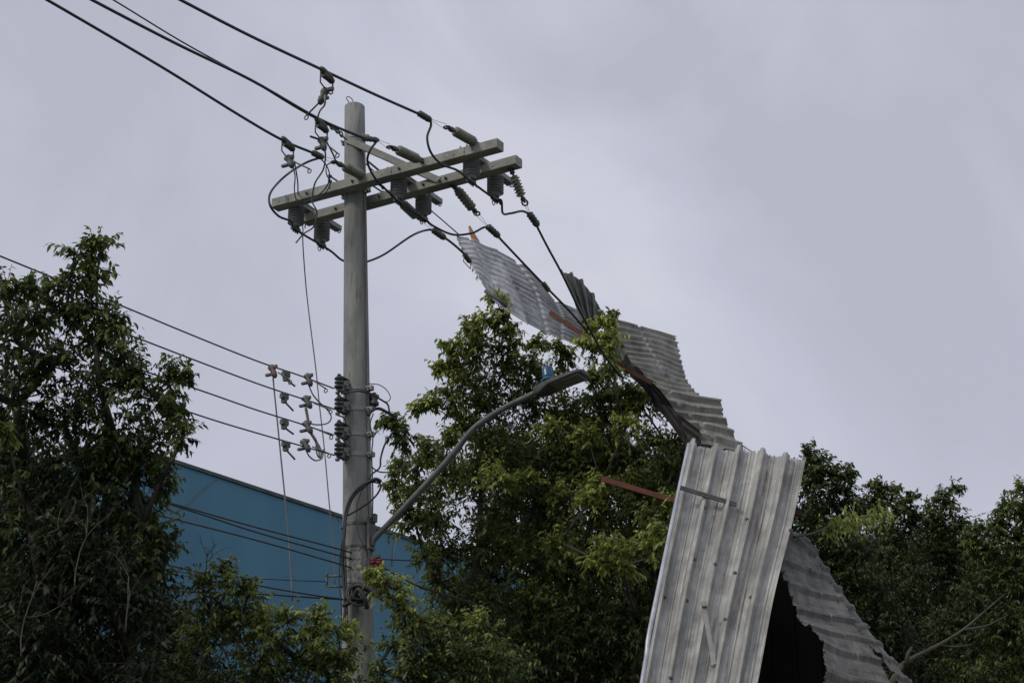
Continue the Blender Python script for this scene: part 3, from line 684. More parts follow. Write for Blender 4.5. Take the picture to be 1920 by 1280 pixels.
# ------------------------------------------------------------------ lower pole hardware
c0 = W(704, 1062, -.03)
o = thing('service_insulator_cluster', c0, 'cluster of small red spool insulators on a dark bracket at the right of the pole', 'insulator')
for (x, y) in ((697, 1066), (700, 1052), (712, 1053), (706, 1064), (717, 1063)):
    q = W(x, y, -.06); m = MB(); m.lathe(q + ZD * .024, q - ZD * .024, [(0, .014), (.15, .03), (.35, .03), (.5, .018), (.65, .03), (.85, .03), (1, .014)], 12); m.build('spool', M['red'], o)
m = MB(); m.box(W(703, 1044, -.02), AD * .05, WD * .015, ZD * .012); m.box(W(703, 1070, -.02), AD * .05, WD * .015, ZD * .012); m.box(W(693, 1062, -.02), AD * .01, WD * .02, ZD * .15)
q = W(705, 1086, -.03); m.lathe(q + ZD * .05, q - ZD * .05, [(0, .02), (.2, .04), (.5, .025), (.8, .04), (1, .02)], 12)
m.build('bracket', M['rubber'], o)
m = MB(); q0, q1 = W(613, 1080, -.1), W(641, 1079, -.1); q2, q3 = W(613, 1099, -.1), W(641, 1099, -.1)
for a_, b_ in ((q0, q1), (q2, q3), (q0, q2)): m.tube([a_, b_], .010, 6)
m.lathe(q0 + ZD * .03, q0 - ZD * .0, [(0, .014), (1, .014)], 6)
tag(m.build('cable_bracket', M['galvdark']), 'small square steel cable bracket sticking out left of the pole', 'bracket')
m = MB(); cc = W(672, 1118, -.2)
for k in range(7):
    r_ = .06 + .028 * math.sin(k * 2.1); u, w_ = Vector((1, 0, 0)), Vector((0, .25, .97))
    of = Vector((.03 * math.cos(k * 1.9), -.006 * k, .03 * math.sin(k * 2.3)))
    m.tube([cc + of + u * (math.cos(t * .42) * r_ * 1.05) + w_ * (math.sin(t * .42) * r_ * 1.15) for t in range(16)], .011, 6)
m.tube([W(648, 1125, -.2), W(655, 1108, -.24), W(668, 1097, -.26), W(684, 1100, -.24), W(698, 1110, -.2)], .018, 7, curve=5)
m.tube([W(645, 1135, -.2), W(660, 1125, -.24), W(672, 1104, -.26), W(684, 1122, -.24), W(688, 1140, -.2)], .02, 7, curve=5)
m.tube([W(694, 1112, -.2), W(712, 1120, -.1), W(735, 1138, 0)], .014, 6, curve=5)
tag(m.build('cable_coil', M['cable']), 'dark coil of spare cable tied round the pole among leaves', 'cable')
# torn paper strips round the pole
for k, (y, a0, a1_, hh) in enumerate(((1034, -118, -78, .02), (1048, -125, -72, .034), (1066, -128, -75, .04), (1083, -122, -70, .03), (1094, -130, -85, .022), (1132, -112, -96, .014))):
    z = P(672, y, PY).z; cc = pole_at(z); r = pole_r(z) + .0045; m = MB(); n = 8
    for i in range(n + 1):
        a_ = R(a0 + (a1_ - a0) * i / n)
        for q, rr in ((-1, r), (1, r), (1, r - .003), (-1, r - .003)): m.v.append(cc + Vector((math.cos(a_) * rr, math.sin(a_) * rr, q * hh * (1 + .25 * math.sin(i * 2.3 + k)))))
    for i in range(n):
        for q in range(4): m.f.append((i * 4 + q, i * 4 + (q + 1) % 4, i * 4 + 4 + (q + 1) % 4, i * 4 + 4 + q)); m.sm.append(False)
    m.f.append((0, 1, 2, 3)); m.sm.append(False); m.f.append((n * 4 + 3, n * 4 + 2, n * 4 + 1, n * 4)); m.sm.append(False)
    ll = ['highest', 'second highest', 'widest middle', 'fourth from the top', 'fifth from the top', 'tiny lowest']
    tag(m.build('paper_strip', M['paper']), '%s torn faded paper strip stuck on the lower pole' % ll[k], 'paper', 'torn paper strips on the lower pole')
GT = 'telecom cables in front of the blue wall'
def tele(pts, label, a=.1, r=.0065):
    m = MB(); m.tube([A(x, y, a) for x, y in pts], r, 6, curve=5); return tag(m.build('telecom_cable', M['cable']), label, 'cable', GT)
tele(((-300, 765), (-100, 820), (100, 880), (325, 944), (480, 988), (640, 1030), (695, 1050)), 'upper one of the close pair of black cables over the blue wall')
tele(((-300, 768), (-100, 823), (100, 884), (325, 947), (480, 997), (640, 1042), (700, 1058)), 'lower one of the close pair of black cables over the blue wall')
tele(((-300, 810), (-100, 860), (100, 915), (300, 966), (480, 1012), (640, 1058), (700, 1078)), 'single black cable just below the close pair over the blue wall')
tele(((-300, 900), (0, 985), (300, 1055), (400, 1078), (500, 1100), (600, 1117), (655, 1124)), 'lower black cable dipping to the cable coil on the pole', .0)
tele(((-200, 1100), (200, 1105), (460, 1112), (560, 1118), (655, 1124)), 'nearly level black cable meeting the cable coil', .0, .007)
tele(((200, 1058), (400, 1078), (520, 1086), (612, 1090)), 'thin level cable tied to the square cable bracket', -.1, .004)
tele(((704, 1047), (740, 1049), (800, 1052), (860, 1056)), 'level black cable leaving the red insulators to the right', .1, .006)
tele(((716, 1062), (745, 1078), (775, 1094), (820, 1110), (900, 1135)), 'sloping black cable leaving the red insulators to the right', .1, .008)
tele(((712, 1082), (745, 1090), (780, 1100), (830, 1112), (920, 1140)), 'black cable leaving the dark spool below the red insulators', .1, .007)

# ------------------------------------------------------------------ corrugated sheets
def catm(grid, nu, nv, crease=False):
    g = np.array(grid, float)                     # rows (v) x cols (u) x 3
    def up(arr, n, lin=False):
        m_ = arr.shape[0]
        if lin and m_ > 2:
            return np.array([arr[min(int(t), m_ - 2)] * (1 - (t - min(int(t), m_ - 2))) + arr[min(int(t), m_ - 2) + 1] * (t - min(int(t), m_ - 2)) for t in np.linspace(0, m_ - 1, n)])
        if m_ == 2:
            t = np.linspace(0, 1, n)[:, None, None]; return arr[0][None] * (1 - t) + arr[1][None] * t
        ext = np.concatenate([[2 * arr[0] - arr[1]], arr, [2 * arr[-1] - arr[-2]]])
        res = []
        for t in np.linspace(0, m_ - 1, n):
            i = min(int(t), m_ - 2); f = t - i
            p0, p1, p2, p3 = ext[i], ext[i + 1], ext[i + 2], ext[i + 3]
            res.append(.5 * (2 * p1 + (p2 - p0) * f + (2 * p0 - 5 * p1 + 4 * p2 - p3) * f * f + (3 * p1 - p0 - 3 * p2 + p3) * f ** 3))
        return np.array(res)
    a = up(g, nv, crease); a = np.swapaxes(up(np.swapaxes(a, 0, 1), nu), 0, 1)
    return a
def sheet(name, rows, ribs, amp, mt, label, prof='sine', parent=None, group='corrugated roof sheets', nv=40, per=14, ragged=0., dent=.01, thick=.004, cat='roof sheet', seed=0, phase=0., crease=False, bumps=0, kinks=()):
    rg = np.random.default_rng(seed + 5)
    grid = [[tuple(P(*q)) for q in row] for row in rows]
    nu = ribs * per + 1; S = catm(grid, nu, nv, crease)
    if ragged:
        ev = (S[1] - S[0]); S[0] += ev * (rg.random((nu, 1)) - .5) * ragged; ev = (S[-1] - S[-2]); S[-1] += ev * (rg.random((nu, 1)) - .5) * ragged
    du = np.gradient(S, axis=1); dv = np.gradient(S, axis=0); n = np.cross(du, dv); n /= np.linalg.norm(n, axis=2, keepdims=True) + 1e-9
    cen = S.mean((0, 1))
    if np.dot(n.mean((0, 1)), np.array([0, 0, 1.6]) - cen) < 0: n = -n
    u = np.linspace(0, ribs, nu) + phase; ph = u % 1.0
    if prof == 'sine': h = np.cos(2 * np.pi * ph)
    else:
        h = np.interp(ph, [0, .12, .26, .52, .55, .62, .65, .86, 1.0], [1, 1, -1, -1, -.8, -.8, -1, -1, 1])
    U, V = np.meshgrid(np.linspace(0, 1, nu), np.linspace(0, 1, nv))
    D = h[None, :] * amp * np.ones_like(U)
    for kv in kinks:                               # creases flatten the ribs and fold the sheet
        line = kv[0] + kv[1] * (U - .5); w = np.exp(-((V - line) / kv[2]) ** 2); D = D * (1 - .75 * w) - w * kv[3]
    for _ in range(bumps):
        cu, cv_, su, sv_, q = rg.uniform(0, 1), rg.uniform(0, 1), rg.uniform(.012, .05), rg.uniform(.008, .03), rg.uniform(-1, .4)
        D = D + q * .014 * np.exp(-((U - cu) / su) ** 2 - ((V - cv_) / sv_) ** 2)
    for _ in range(6):
        fu, fv, p, q = rg.uniform(.2, 1.3), rg.uniform(.3, 2.2), rg.uniform(0, 6.28), rg.uniform(-1, 1)
        D = D + dent * q * np.sin(fu * 6.28 * U + fv * 6.28 * V + p) * .5
    S = S + n * D[..., None]
    top = S + n * thick / 2; bot = S - n * thick / 2
    origin = cen
    V_ = np.concatenate([top.reshape(-1, 3), bot.reshape(-1, 3)]) - origin
    off = nu * nv; F_ = []
    idx = lambda j, i: j * nu + i
    for j in range(nv - 1):
        for i in range(nu - 1):
            F_.append((idx(j, i), idx(j, i + 1), idx(j + 1, i + 1), idx(j + 1, i))); F_.append((off + idx(j, i), off + idx(j + 1, i), off + idx(j + 1, i + 1), off + idx(j, i + 1)))
    for i in range(nu - 1):
        F_.append((idx(0, i), off + idx(0, i), off + idx(0, i + 1), idx(0, i + 1))); F_.append((idx(nv - 1, i), idx(nv - 1, i + 1), off + idx(nv - 1, i + 1), off + idx(nv - 1, i)))
    for j in range(nv - 1):
        F_.append((idx(j, 0), idx(j + 1, 0), off + idx(j + 1, 0), off + idx(j, 0))); F_.append((idx(j, nu - 1), off + idx(j, nu - 1), off + idx(j + 1, nu - 1), idx(j + 1, nu - 1)))
    me = bpy.data.meshes.new(name); me.from_pydata(V_.tolist(), [], F_)
    me.polygons.foreach_set('use_smooth', [prof == 'sine'] * len(F_))
    at = me.attributes.new('sheet_uv', 'FLOAT_VECTOR', 'POINT')
    uvw = np.stack([U.ravel(), V.ravel(), np.zeros(off)], 1); at.data.foreach_set('vector', np.concatenate([uvw, uvw]).ravel())
    me.materials.append(M[mt]); me.update()
    o = bpy.data.objects.new(name, me); COL.objects.link(o); o.location = origin.tolist()
    tag(o, label, cat, group)
    return o, S, n
# big upright sheet in front
def _fr(t, l, r, Y): return [(l[0] + (r[0] - l[0]) * k / 4, l[1] + (r[1] - l[1]) * k / 4 + 3 * math.sin(k * 2.2 + t), Y) for k in range(5)]
front_rows = [_fr(0, (1294, 827), (1511, 857), 16.0), _fr(1, (1271, 935), (1488, 972), 15.72), _fr(2, (1240, 1090), (1452, 1118), 15.3), _fr(3, (1209, 1262), (1422, 1276), 14.92), _fr(4, (1181, 1440), (1388, 1450), 14.55)]
fo, FS, FN = sheet('corrugated_sheet', front_rows, 5, .038, 'zinc_front', 'large pale ribbed metal roof sheet standing upright, streaked with rust', 'trap', nv=140, per=40, ragged=1.6, dent=.007, phase=.94, bumps=26)
def onfront(px, py, off=.03):
    best = None
    d = ray(px, py).normalized(); D_ = FS - np.array(CP); t = D_ @ np.array(d); q = D_ - t[..., None] * np.array(d)
    k = np.argmin((q ** 2).sum(2)); j, i = divmod(k, FS.shape[1]); nn = Vector(FN[j, i]); return Vector(FS[j, i]) + nn * off, nn, Vector(FS[min(j + 1, FS.shape[0] - 1), i] - FS[max(j - 1, 0), i]).normalized(), Vector(FS[j, min(i + 1, FS.shape[1] - 1)] - FS[j, max(i - 1, 0)]).normalized()
frot = wloc(fo)
for (x, y) in ((1322, 951), (1401, 974), (1486, 996), (1288, 1125), (1360, 1161), (1300, 1048), (1341, 1055), (1379, 1072), (1409, 1120), (1258, 1270), (1245, 1120)):
    p, nn, dv, du = onfront(x, y, .0)
    m = MB(); m.lathe(p - nn * .002, p + nn * .014, [(0, .019), (.25, .019), (.3, .011), (1, .010)], 10); m.build('roof_screw', M['galvdark'], fo)
# double clip bar and loose flat bar lying against the sheet
pa, nn, _, _ = onfront(1268, 924, .085); pb, _, _, _ = onfront(1378, 955, .055)
m = MB(); d = pb - pa; s_ = d.normalized().cross(nn).normalized()
for k in (-1, 1): m.box((pa + pb) / 2 + s_ * .012 * k, d / 2, nn * .006, s_ * .009)
tag(m.build('clip_bar', M['galvdark']), 'narrow double metal bar across the upper left of the upright sheet', 'metal bar')
pa, nn, _, _ = onfront(1319, 1142, .05); pb, _, _, _ = onfront(1338, 1252, .045)
m = MB(); d = pb - pa; s_ = d.normalized().cross(nn).normalized()
m.box((pa + pb) / 2, d / 2, nn * .004, s_ * .018); m.box(pa + nn * .014, d.normalized() * .022, nn * .012, s_ * .02)
m.lathe(pb - nn * .01, pb + nn * .02, [(0, .024), (.5, .024), (.55, .014), (1, .014)], 10)
tag(m.build('flat_bracket', M['zinc_front']), 'loose flat metal strap hanging on the lower middle of the upright sheet', 'metal strap')
# folded flashing along the left edge
m = MB(); m.tube([P(1292, 832, 15.97), P(1269, 938, 15.7), P(1238, 1088, 15.28), P(1217, 1190, 15.05), P(1213, 1225, 15.0), P(1207, 1262, 14.9), P(1178, 1440, 14.55)], [.018, .02, .02, .02], 8, curve=4)
m.build('rolled_edge', M['bright_edge'], fo)
fo.children[-1].location = -Vector((0, 0, 0))

# pale flying sheet, left half and right half
sheet('corrugated_sheet', [[(857, 441, 18.2), (873, 478, 18.15), (889, 514, 18.1), (913, 549, 18.0)],
                           [(892, 453, 18.35), (910, 490, 18.3), (930, 532, 18.2), (945, 580, 18.1)],
                           [(931, 470, 18.5), (952, 512, 18.45), (972, 556, 18.35), (990, 610, 18.2)]], 11, .008, 'zinc_lit', 'bright wavy roof sheet forming the torn upper left tip of the wreck', nv=60, ragged=2.2, dent=.02, seed=1, bumps=14, kinks=((.45, .2, .04, .02),))
sheet('corrugated_sheet', [[(927, 468, 18.62), (950, 513, 18.55), (965, 552, 18.5), (984, 606, 18.35)],
                           [(985, 500, 18.75), (1006, 540, 18.7), (1012, 580, 18.6), (1015, 622, 18.45)],
                           [(1036, 561, 18.9), (1050, 585, 18.85), (1055, 608, 18.75), (1060, 638, 18.6)],
                           [(1088, 584, 19.1), (1098, 606, 19.0), (1108, 635, 18.9), (1114, 660, 18.75)]], 12, .009, 'zinc_top', 'long grey wavy roof sheet bowed under the two steep conductors', nv=110, ragged=2.0, dent=.02, seed=2, crease=True, bumps=22, kinks=((.33, .15, .025, .03), (.66, -.1, .02, .02)))
sheet('corrugated_sheet', [[(1050, 507, 18.6), (1070, 512, 18.62), (1090, 524, 18.64), (1112, 550, 18.66), (1131, 584, 18.68)],
                           [(1070, 545, 18.6), (1085, 560, 18.62), (1100, 575, 18.64), (1114, 590, 18.66), (1128, 602, 18.68)],
                           [(1092, 596, 18.6), (1100, 612, 18.62), (1108, 622, 18.64), (1116, 622, 18.66), (1126, 616, 18.68)]], 4, .03, 'zinc_dark', 'dark fan-folded roof sheet sticking up behind the steep conductor', 'trap', nv=24, per=18, dent=.01, seed=3, crease=True)
sheet('corrugated_sheet', [[(1138, 598, 18.9), (1150, 636, 18.8), (1166, 668, 18.7), (1185, 695, 18.6), (1212, 728, 18.4)],
                           [(1205, 612, 19.1), (1215, 645, 18.95), (1230, 678, 18.8), (1245, 712, 18.6), (1262, 742, 18.45)],
                           [(1266, 633, 19.2), (1274, 668, 19.05), (1282, 696, 18.9), (1294, 722, 18.7), (1316, 750, 18.5)]], 12, .016, 'zinc_brown', 'brownish wavy roof sheet with a scalloped right edge against the sky', nv=70, ragged=2.5, dent=.012, seed=4, crease=True, bumps=20, kinks=((.5, .1, .015, .01),))
sheet('corrugated_sheet', [[(1226, 728, 18.3), (1250, 762, 18.1), (1276, 800, 17.9), (1306, 838, 17.6)],
                           [(1290, 744, 18.3), (1308, 775, 18.1), (1330, 806, 17.9), (1352, 842, 17.6)],
                           [(1352, 752, 18.3), (1358, 782, 18.1), (1378, 818, 17.9), (1412, 856, 17.6)]], 5, .03, 'zinc_brown', 'grey ribbed roof sheet just above the top of the upright sheet', 'trap', nv=60, per=16, ragged=2.5, dent=.015, seed=5, crease=True, bumps=14, kinks=((.35, .3, .03, .03),))
sheet('corrugated_sheet', [[(1140, 618, 18.45), (1150, 618, 18.4), (1160, 622, 18.35)], [(1150, 665, 18.4), (1163, 662, 18.35), (1176, 662, 18.3)], [(1176, 702, 18.3), (1190, 698, 18.25), (1200, 700, 18.2)]], 2, .02, 'zinc_dark', 'narrow dark twisted strip between the leaves and the brownish sheet', nv=20, dent=.02, seed=6)
# ragged edge below the brown sheets, its shadow painted in as dark colour
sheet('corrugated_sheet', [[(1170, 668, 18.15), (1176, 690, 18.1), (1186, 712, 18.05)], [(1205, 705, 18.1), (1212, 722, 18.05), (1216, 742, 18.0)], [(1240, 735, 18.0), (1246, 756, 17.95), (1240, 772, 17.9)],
                           [(1275, 778, 17.85), (1275, 800, 17.8), (1272, 815, 17.75)], [(1312, 806, 17.65), (1312, 828, 17.6), (1300, 850, 17.5)]], 3, .03, 'shade_under', 'dark crumpled strip of roofing along the underside of the brown sheets', nv=80, ragged=2, dent=.05, seed=7, crease=True, bumps=30, kinks=((.25, .3, .03, .05), (.5, -.3, .03, .04), (.8, .2, .03, .05)))
# lower right slope
sheet('corrugated_sheet', [[(1478, 990, 15.9), (1464, 1050, 15.7), (1482, 1105, 15.5), (1500, 1160, 15.3), (1536, 1190, 15.2), (1548, 1240, 15.0), (1545, 1330, 14.8)],
                           [(1502, 1012, 16.0), (1510, 1070, 15.8), (1530, 1120, 15.6), (1550, 1168, 15.45), (1580, 1205, 15.3), (1600, 1262, 15.1), (1610, 1340, 14.9)],
                           [(1525, 1035, 16.15), (1555, 1085, 15.95), (1585, 1130, 15.75), (1610, 1180, 15.6), (1640, 1222, 15.4), (1670, 1275, 15.25), (1700, 1350, 15.0)]], 7, .017, 'zinc_low', 'weathered grey roof sheet sloping down right behind the upright sheet', 'trap', nv=90, per=24, ragged=3.0, dent=.010, seed=8, bumps=30, kinks=((.62, .06, .012, .012),))
sheet('corrugated_sheet', [[(1496, 998, 16.2), (1540, 1090, 16.0), (1592, 1170, 15.8), (1650, 1225, 15.6), (1700, 1300, 15.4)],
                           [(1530, 1030, 16.3), (1575, 1100, 16.1), (1625, 1170, 15.9), (1680, 1238, 15.7), (1735, 1310, 15.5)]], 8, .013, 'zinc_low', 'narrow outer strip of roofing along the right slope beside the trees', 'trap', nv=30, per=20, ragged=1.5, dent=.01, seed=9, bumps=12)
# black panel added to paint deep shade into the gap
sb = P(1462, 1180, 17.2); sh = thing('shade_panel', Vector((sb.x, sb.y, 0)), 'black panel added as painted deep shade in the gap under the sloping roof sheet', 'wall')
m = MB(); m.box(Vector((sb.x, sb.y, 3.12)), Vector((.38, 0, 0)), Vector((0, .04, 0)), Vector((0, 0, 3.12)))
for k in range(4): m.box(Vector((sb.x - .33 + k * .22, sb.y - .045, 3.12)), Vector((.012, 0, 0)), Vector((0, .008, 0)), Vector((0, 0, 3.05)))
m.build('panel_face', M['dark'], sh)

# beams
def beam(pts, w_, h_, mt, label, name='roof_beam', cat='beam'):
    m = MB()
    for i in range(len(pts) - 1):
        a_, b_ = pts[i], pts[i + 1]; d = b_ - a_; u, v_ = frame(d); c_ = (a_ + b_) / 2
        m.box(c_ + u * w_ * .9, d / 2, u * w_ * .1, v_ * h_)
        for q in (-1, 1): m.box(c_ + v_ * h_ * .92 * q, d / 2, u * w_ * .8, v_ * h_ * .08)
    return tag(m.build(name, M[mt]), label, cat)
beam([P(1032, 586, 18.1), P(1088, 624, 18.0), P(1128, 657, 17.95), P(1172, 692, 17.9), P(1222, 718, 17.85)], .021, .021, 'rust', 'rusty orange beam lying diagonally through the leaves under the sheets')
beam([P(1130, 898, 16.7), P(1270, 940, 16.4), P(1503, 962, 16.2)], .024, .022, 'beamdark', 'dark red beam passing behind the upright sheet')
m = MB(); m.tube([P(880, 424, 18.5), P(884, 436, 18.5), P(892, 452, 18.5), P(900, 470, 18.5)], [.012, .024, .034, .035], 4, smooth=False)
tag(m.build('broken_batten', M['wood']), 'splintered tip of raw orange timber above the torn sheet corner', 'timber')
m = MB(); m.tube([P(909, 545, 17.95), P(935, 562, 17.95), P(950, 575, 17.95)], .018, 6); tag(m.build('steel_rod', M['galvdark']), 'short dark rod under the lower left edge of the flying sheet', 'rod')
m = MB(); m.tube([P(1385, 830, 17.3), P(1400, 840, 17.0), P(1416, 850, 16.3)], .005, 5); tag(m.build('loose_wire', M['cable']), 'thin wire from the ribbed sheet down to the top of the upright sheet', 'wire')

# ------------------------------------------------------------------ foliage
class Wood:
    def __init__(s): s.m = MB()
def leaf_mesh(name, pos, dirs, side, length, tint, parent, width=.46, droop=.3):
    n = len(pos); d = dirs / np.linalg.norm(dirs, axis=1, keepdims=True)
    sd_ = side - d * (side * d).sum(1, keepdims=True); sd_ /= np.linalg.norm(sd_, axis=1, keepdims=True) + 1e-9
    nr = np.cross(d, sd_); Lh = length[:, None]; w_ = Lh * width * .5
    cup = Lh * .10
    fold = nr * cup
    base = pos; m1 = pos + d * Lh * .45; tip = pos + d * Lh; tip = tip + np.array([0, 0, -1]) * Lh * droop - nr * Lh * .08
    l1 = pos + d * Lh * .30 + sd_ * w_ * .9 + fold; r1_ = pos + d * Lh * .30 - sd_ * w_ * .9 + fold
    l2 = pos + d * Lh * .62 + sd_ * w_ * .85 + fold * .8; r2_ = pos + d * Lh * .62 - sd_ * w_ * .85 + fold * .8
    V = np.stack([base, l1, l2, tip, r2_, r1_, m1], 1)            # 7 verts
    q = np.array([[0, 1, 2, 6], [6, 2, 3, 4], [0, 6, 4, 5]])
    b = (np.arange(n) * 7)[:, None, None]; faces = (b + q[None]).reshape(-1, 4)
    o0 = np.array(wloc(parent)) if parent is not None else pos.mean(0)
    Vf = (V - o0).reshape(-1, 3)
    me = bpy.data.meshes.new(name); me.vertices.add(len(Vf)); me.vertices.foreach_set('co', Vf.ravel())
    me.loops.add(faces.size); me.loops.foreach_set('vertex_index', faces.ravel().astype(np.int32))
    me.polygons.add(len(faces)); me.polygons.foreach_set('loop_start', (np.arange(len(faces)) * 4).astype(np.int32)); me.polygons.foreach_set('loop_total', np.full(len(faces), 4, np.int32))
    at = me.attributes.new('tint', 'FLOAT', 'FACE'); at.data.foreach_set('value', np.repeat(tint, 3).astype(np.float32))
    me.update(calc_edges=True); me.materials.append(M['leaf'])
    o = bpy.data.objects.new(name, me); COL.objects.link(o)
    if parent is not None: o.parent = parent
    else: o.location = o0
    return o
NLEAF = [0]
lit_side = lambda o_: max(-.6, o_[2] * .7 - o_[0] * .35 - o_[1] * .3)  # lightens leaf colour on the sun side of each lobe; painted light
def tree(name, label, cat, base, fork_z, lobes, leaf=.062, dens=1.0, group=None, trunk_r=.12, bark='bark', lean=None, bare=0, twig_px=1.0, tint0=.3, per_twig=11, twl=.42, bal=.0, tshift=.08, limb=.05):
    """lobes: (px, py, radius_px, Y, [tint], [density])"""
    bx, by = base; root = thing(name, Vector((bx, by, 0)), label, cat, group)
    nodes = [[Vector((bx, by, 0)), -1, 0.]]
    k = 5
    fk = Vector((bx + .1, by, fork_z)) if lean is None else Vector(lean)
    for i in range(1, k + 1):
        p = Vector((bx, by, 0)).lerp(fk, i / k) + Vector((random.uniform(-.04, .04), random.uniform(-.04, .04), 0)); nodes.append([p, len(nodes) - 1, 0.])
    Lb = []
    lobes = list(lobes) + [(l[0] + 20, l[1] + 170, l[2] * .9, l[3]) + tuple(l[4:]) for l in lobes if l[1] > 1170]
    for l in lobes:
        px, py, r, Y = l[:4]; tt = l[4] if len(l) > 4 else tint0; de = l[5] if len(l) > 5 else 1.
        c = P(px, py, Y); rr = r / ppm(Y, py); Lb.append((c, rr, tt, de))
    order = sorted(range(len(Lb)), key=lambda i: (Lb[i][0] - fk).length)
    lobenode = {}
    for i in order:
        c = Lb[i][0]; best = min((j for j in range(3, len(nodes))), key=lambda j: (nodes[j][0] - c).length + (1.5 * max(0, nodes[j][0].z - c.z + .1)) + .25 * (nodes[j][0] - fk).length)
        par = best; p0 = nodes[par][0]; dist = (c - p0).length; ns = max(1, int(dist / .45))
        for s in range(1, ns + 1):
            t = s / ns; p = p0.lerp(c, t) + Vector((random.uniform(-1, 1), random.uniform(-1, 1), random.uniform(-.4, .6))) * (.05 if s < ns else .0) + ZD * (-.12 * dist * t * (1 - t))
            nodes.append([p, par, 0.]); par = len(nodes) - 1
        lobenode[i] = par
    # pipe-model radii
    load = [0.] * len(nodes)
    for i in order: load[lobenode[i]] += Lb[i][1] ** 2 * 40
    for j in range(len(nodes) - 1, 0, -1):
        pj = nodes[j][1]
        if pj >= 0: load[pj] += load[j]
    mx = max(load[0], 1e-6)
    rad = [max(.005, trunk_r * (q / mx) ** .5) if j <= k else max(.005, min(limb, .62 * trunk_r * (q / mx) ** .55)) for j, q in enumerate(load)]
    m = MB()
    for j in range(1, len(nodes)):
        pj = nodes[j][1]; m.tube([nodes[pj][0], nodes[j][0]], [rad[pj] if j <= k else min(rad[pj], rad[j] * 1.5), rad[j]], 8 if rad[j] > .03 else 5)
    m.build('trunk', M[bark], root)
    # twigs and leaves
    TS, TD, TL, TT = [], [], [], []; tw = MB()
    for i, (c, rr, tt, de) in enumerate(Lb):
        nb = max(3, int(5 + rr * 14)); ntw = int(dens * de * (13 + 860 * rr * rr + 62 * rr))
        br_ = []
        for b in range(nb):
            v = rng.normal(size=3); v /= np.linalg.norm(v); v[2] = v[2] * .8 + .25
            end = np.array(c) + v * rr * rng.uniform(.5, .8); mid = (np.array(c) + end) / 2 + rng.normal(size=3) * rr * .1
            br_.append((np.array(c), mid, end)); tw.tube([Vector(q) for q in (c, mid, end)], [.006, .0045, .0022], 3, curve=0)
        clump = rng.normal() * .06
        for q in range(ntw):
            a_, b_, e_ = br_[rng.integers(nb)]; t = rng.uniform(.2, 1) ** .8
            s_ = a_ * (1 - t) ** 2 + 2 * b_ * t * (1 - t) + e_ * t * t
            s_ = s_ + rng.normal(size=3) * rr * .13
            o_ = (s_ - np.array(c)); o_ /= np.linalg.norm(o_) + 1e-6
            d = o_ * .8 + rng.normal(size=3) * .55 + np.array([0, 0, .28]); d /= np.linalg.norm(d)
            TS.append(s_); TD.append(d); TL.append(min(twl, rr * .6 + .06) * rng.uniform(.5, 1.1)); TT.append(tt + clump + .10 * float(lit_side(o_)) + rng.normal() * .07)
    for (c, rr, tt, de) in Lb:
        if rr < .30:
            for q in range(int(rng.integers(3, 7))):
                d = rng.normal(size=3) * .8 + np.array([0, -.1, .55]); d /= np.linalg.norm(d)
                TS.append(np.array(c) + d * rr * .15); TD.append(d); TL.append(min(.55, rr * rng.uniform(1.1, 1.65) + .05)); TT.append(tt + .12)
    TS, TD, TL, TT = map(np.array, (TS, TD, TL, TT)); n = len(TS); K = per_twig
    # twig wood: 2-segment triangular tubes for a share of twigs
    for i in range(0, n, 2):
        p0 = Vector(TS[i]); d = Vector(TD[i]); l = TL[i]; tw.tube([p0, p0 + d * l * .5 - ZD * l * .04, p0 + d * l - ZD * l * .18], [.0028, .0014], 3)
    tw.build('twigs', M[bark], root)
    t = (np.arange(K) + .7) / K; T = np.clip(t[None, :] + rng.uniform(-.04, .04, (n, K)), .05, 1.02)
    pos = TS[:, None, :] + TD[:, None, :] * (TL[:, None] * T)[..., None]; pos[..., 2] -= (TL[:, None] * .18 * T ** 2)
    sd_ = np.cross(TD, np.array([0, 0, 1.])) + rng.normal(size=(n, 3)) * .25; sd_ /= np.linalg.norm(sd_, axis=1, keepdims=True)
    sg = np.where(np.arange(K) % 2 == 0, 1, -1)
    dr = TD[:, None, :] * .55 + sd_[:, None, :] * sg[None, :, None] * .75 + rng.normal(size=(n, K, 3)) * .3 + np.array([0, 0, -.75])
    sv = rng.normal(size=(n, K, 3)) * .6 + np.array([0, 0, .0]) + np.cross(dr, np.array([0, 0, 1.]))
    Ls = leaf * .86 * rng.uniform(.6, 1.2, (n, K)); tn = TT[:, None] + rng.normal(size=(n, K)) * .09 + .10 * T
    keep = rng.random((n, K)) < .92
    pos, dr, sv, Ls, tn = pos[keep], dr[keep], sv[keep], Ls[keep], np.clip(tn[keep] + tshift, 0, 1)
    NLEAF[0] += len(pos)
    leaf_mesh('leaves', pos, dr, sv, Ls, tn, root)
    return root
def bare_branches(m, p, d, l, r, depth, spread=.5):
    pts = [p]; q = p.copy(); dd = d.copy()
    for i in range(4):
        dd = (dd + Vector((random.gauss(0, .13), random.gauss(0, .13), random.gauss(0, .10)))).normalized(); q = q + dd * l / 4; pts.append(q.copy())
    m.tube(pts, [r, r * .55], 5, curve=2)
    if depth:
        for k in range(random.choice((2, 3, 3))):
            t = random.choice((1, 2, 3, 4)); nd = (dd + Vector((random.gauss(0, spread), random.gauss(0, spread), random.gauss(.1, spread)))).normalized()
            bare_branches(m, pts[t], nd, l * random.uniform(.5, .75), r * .55, depth - 1, spread)

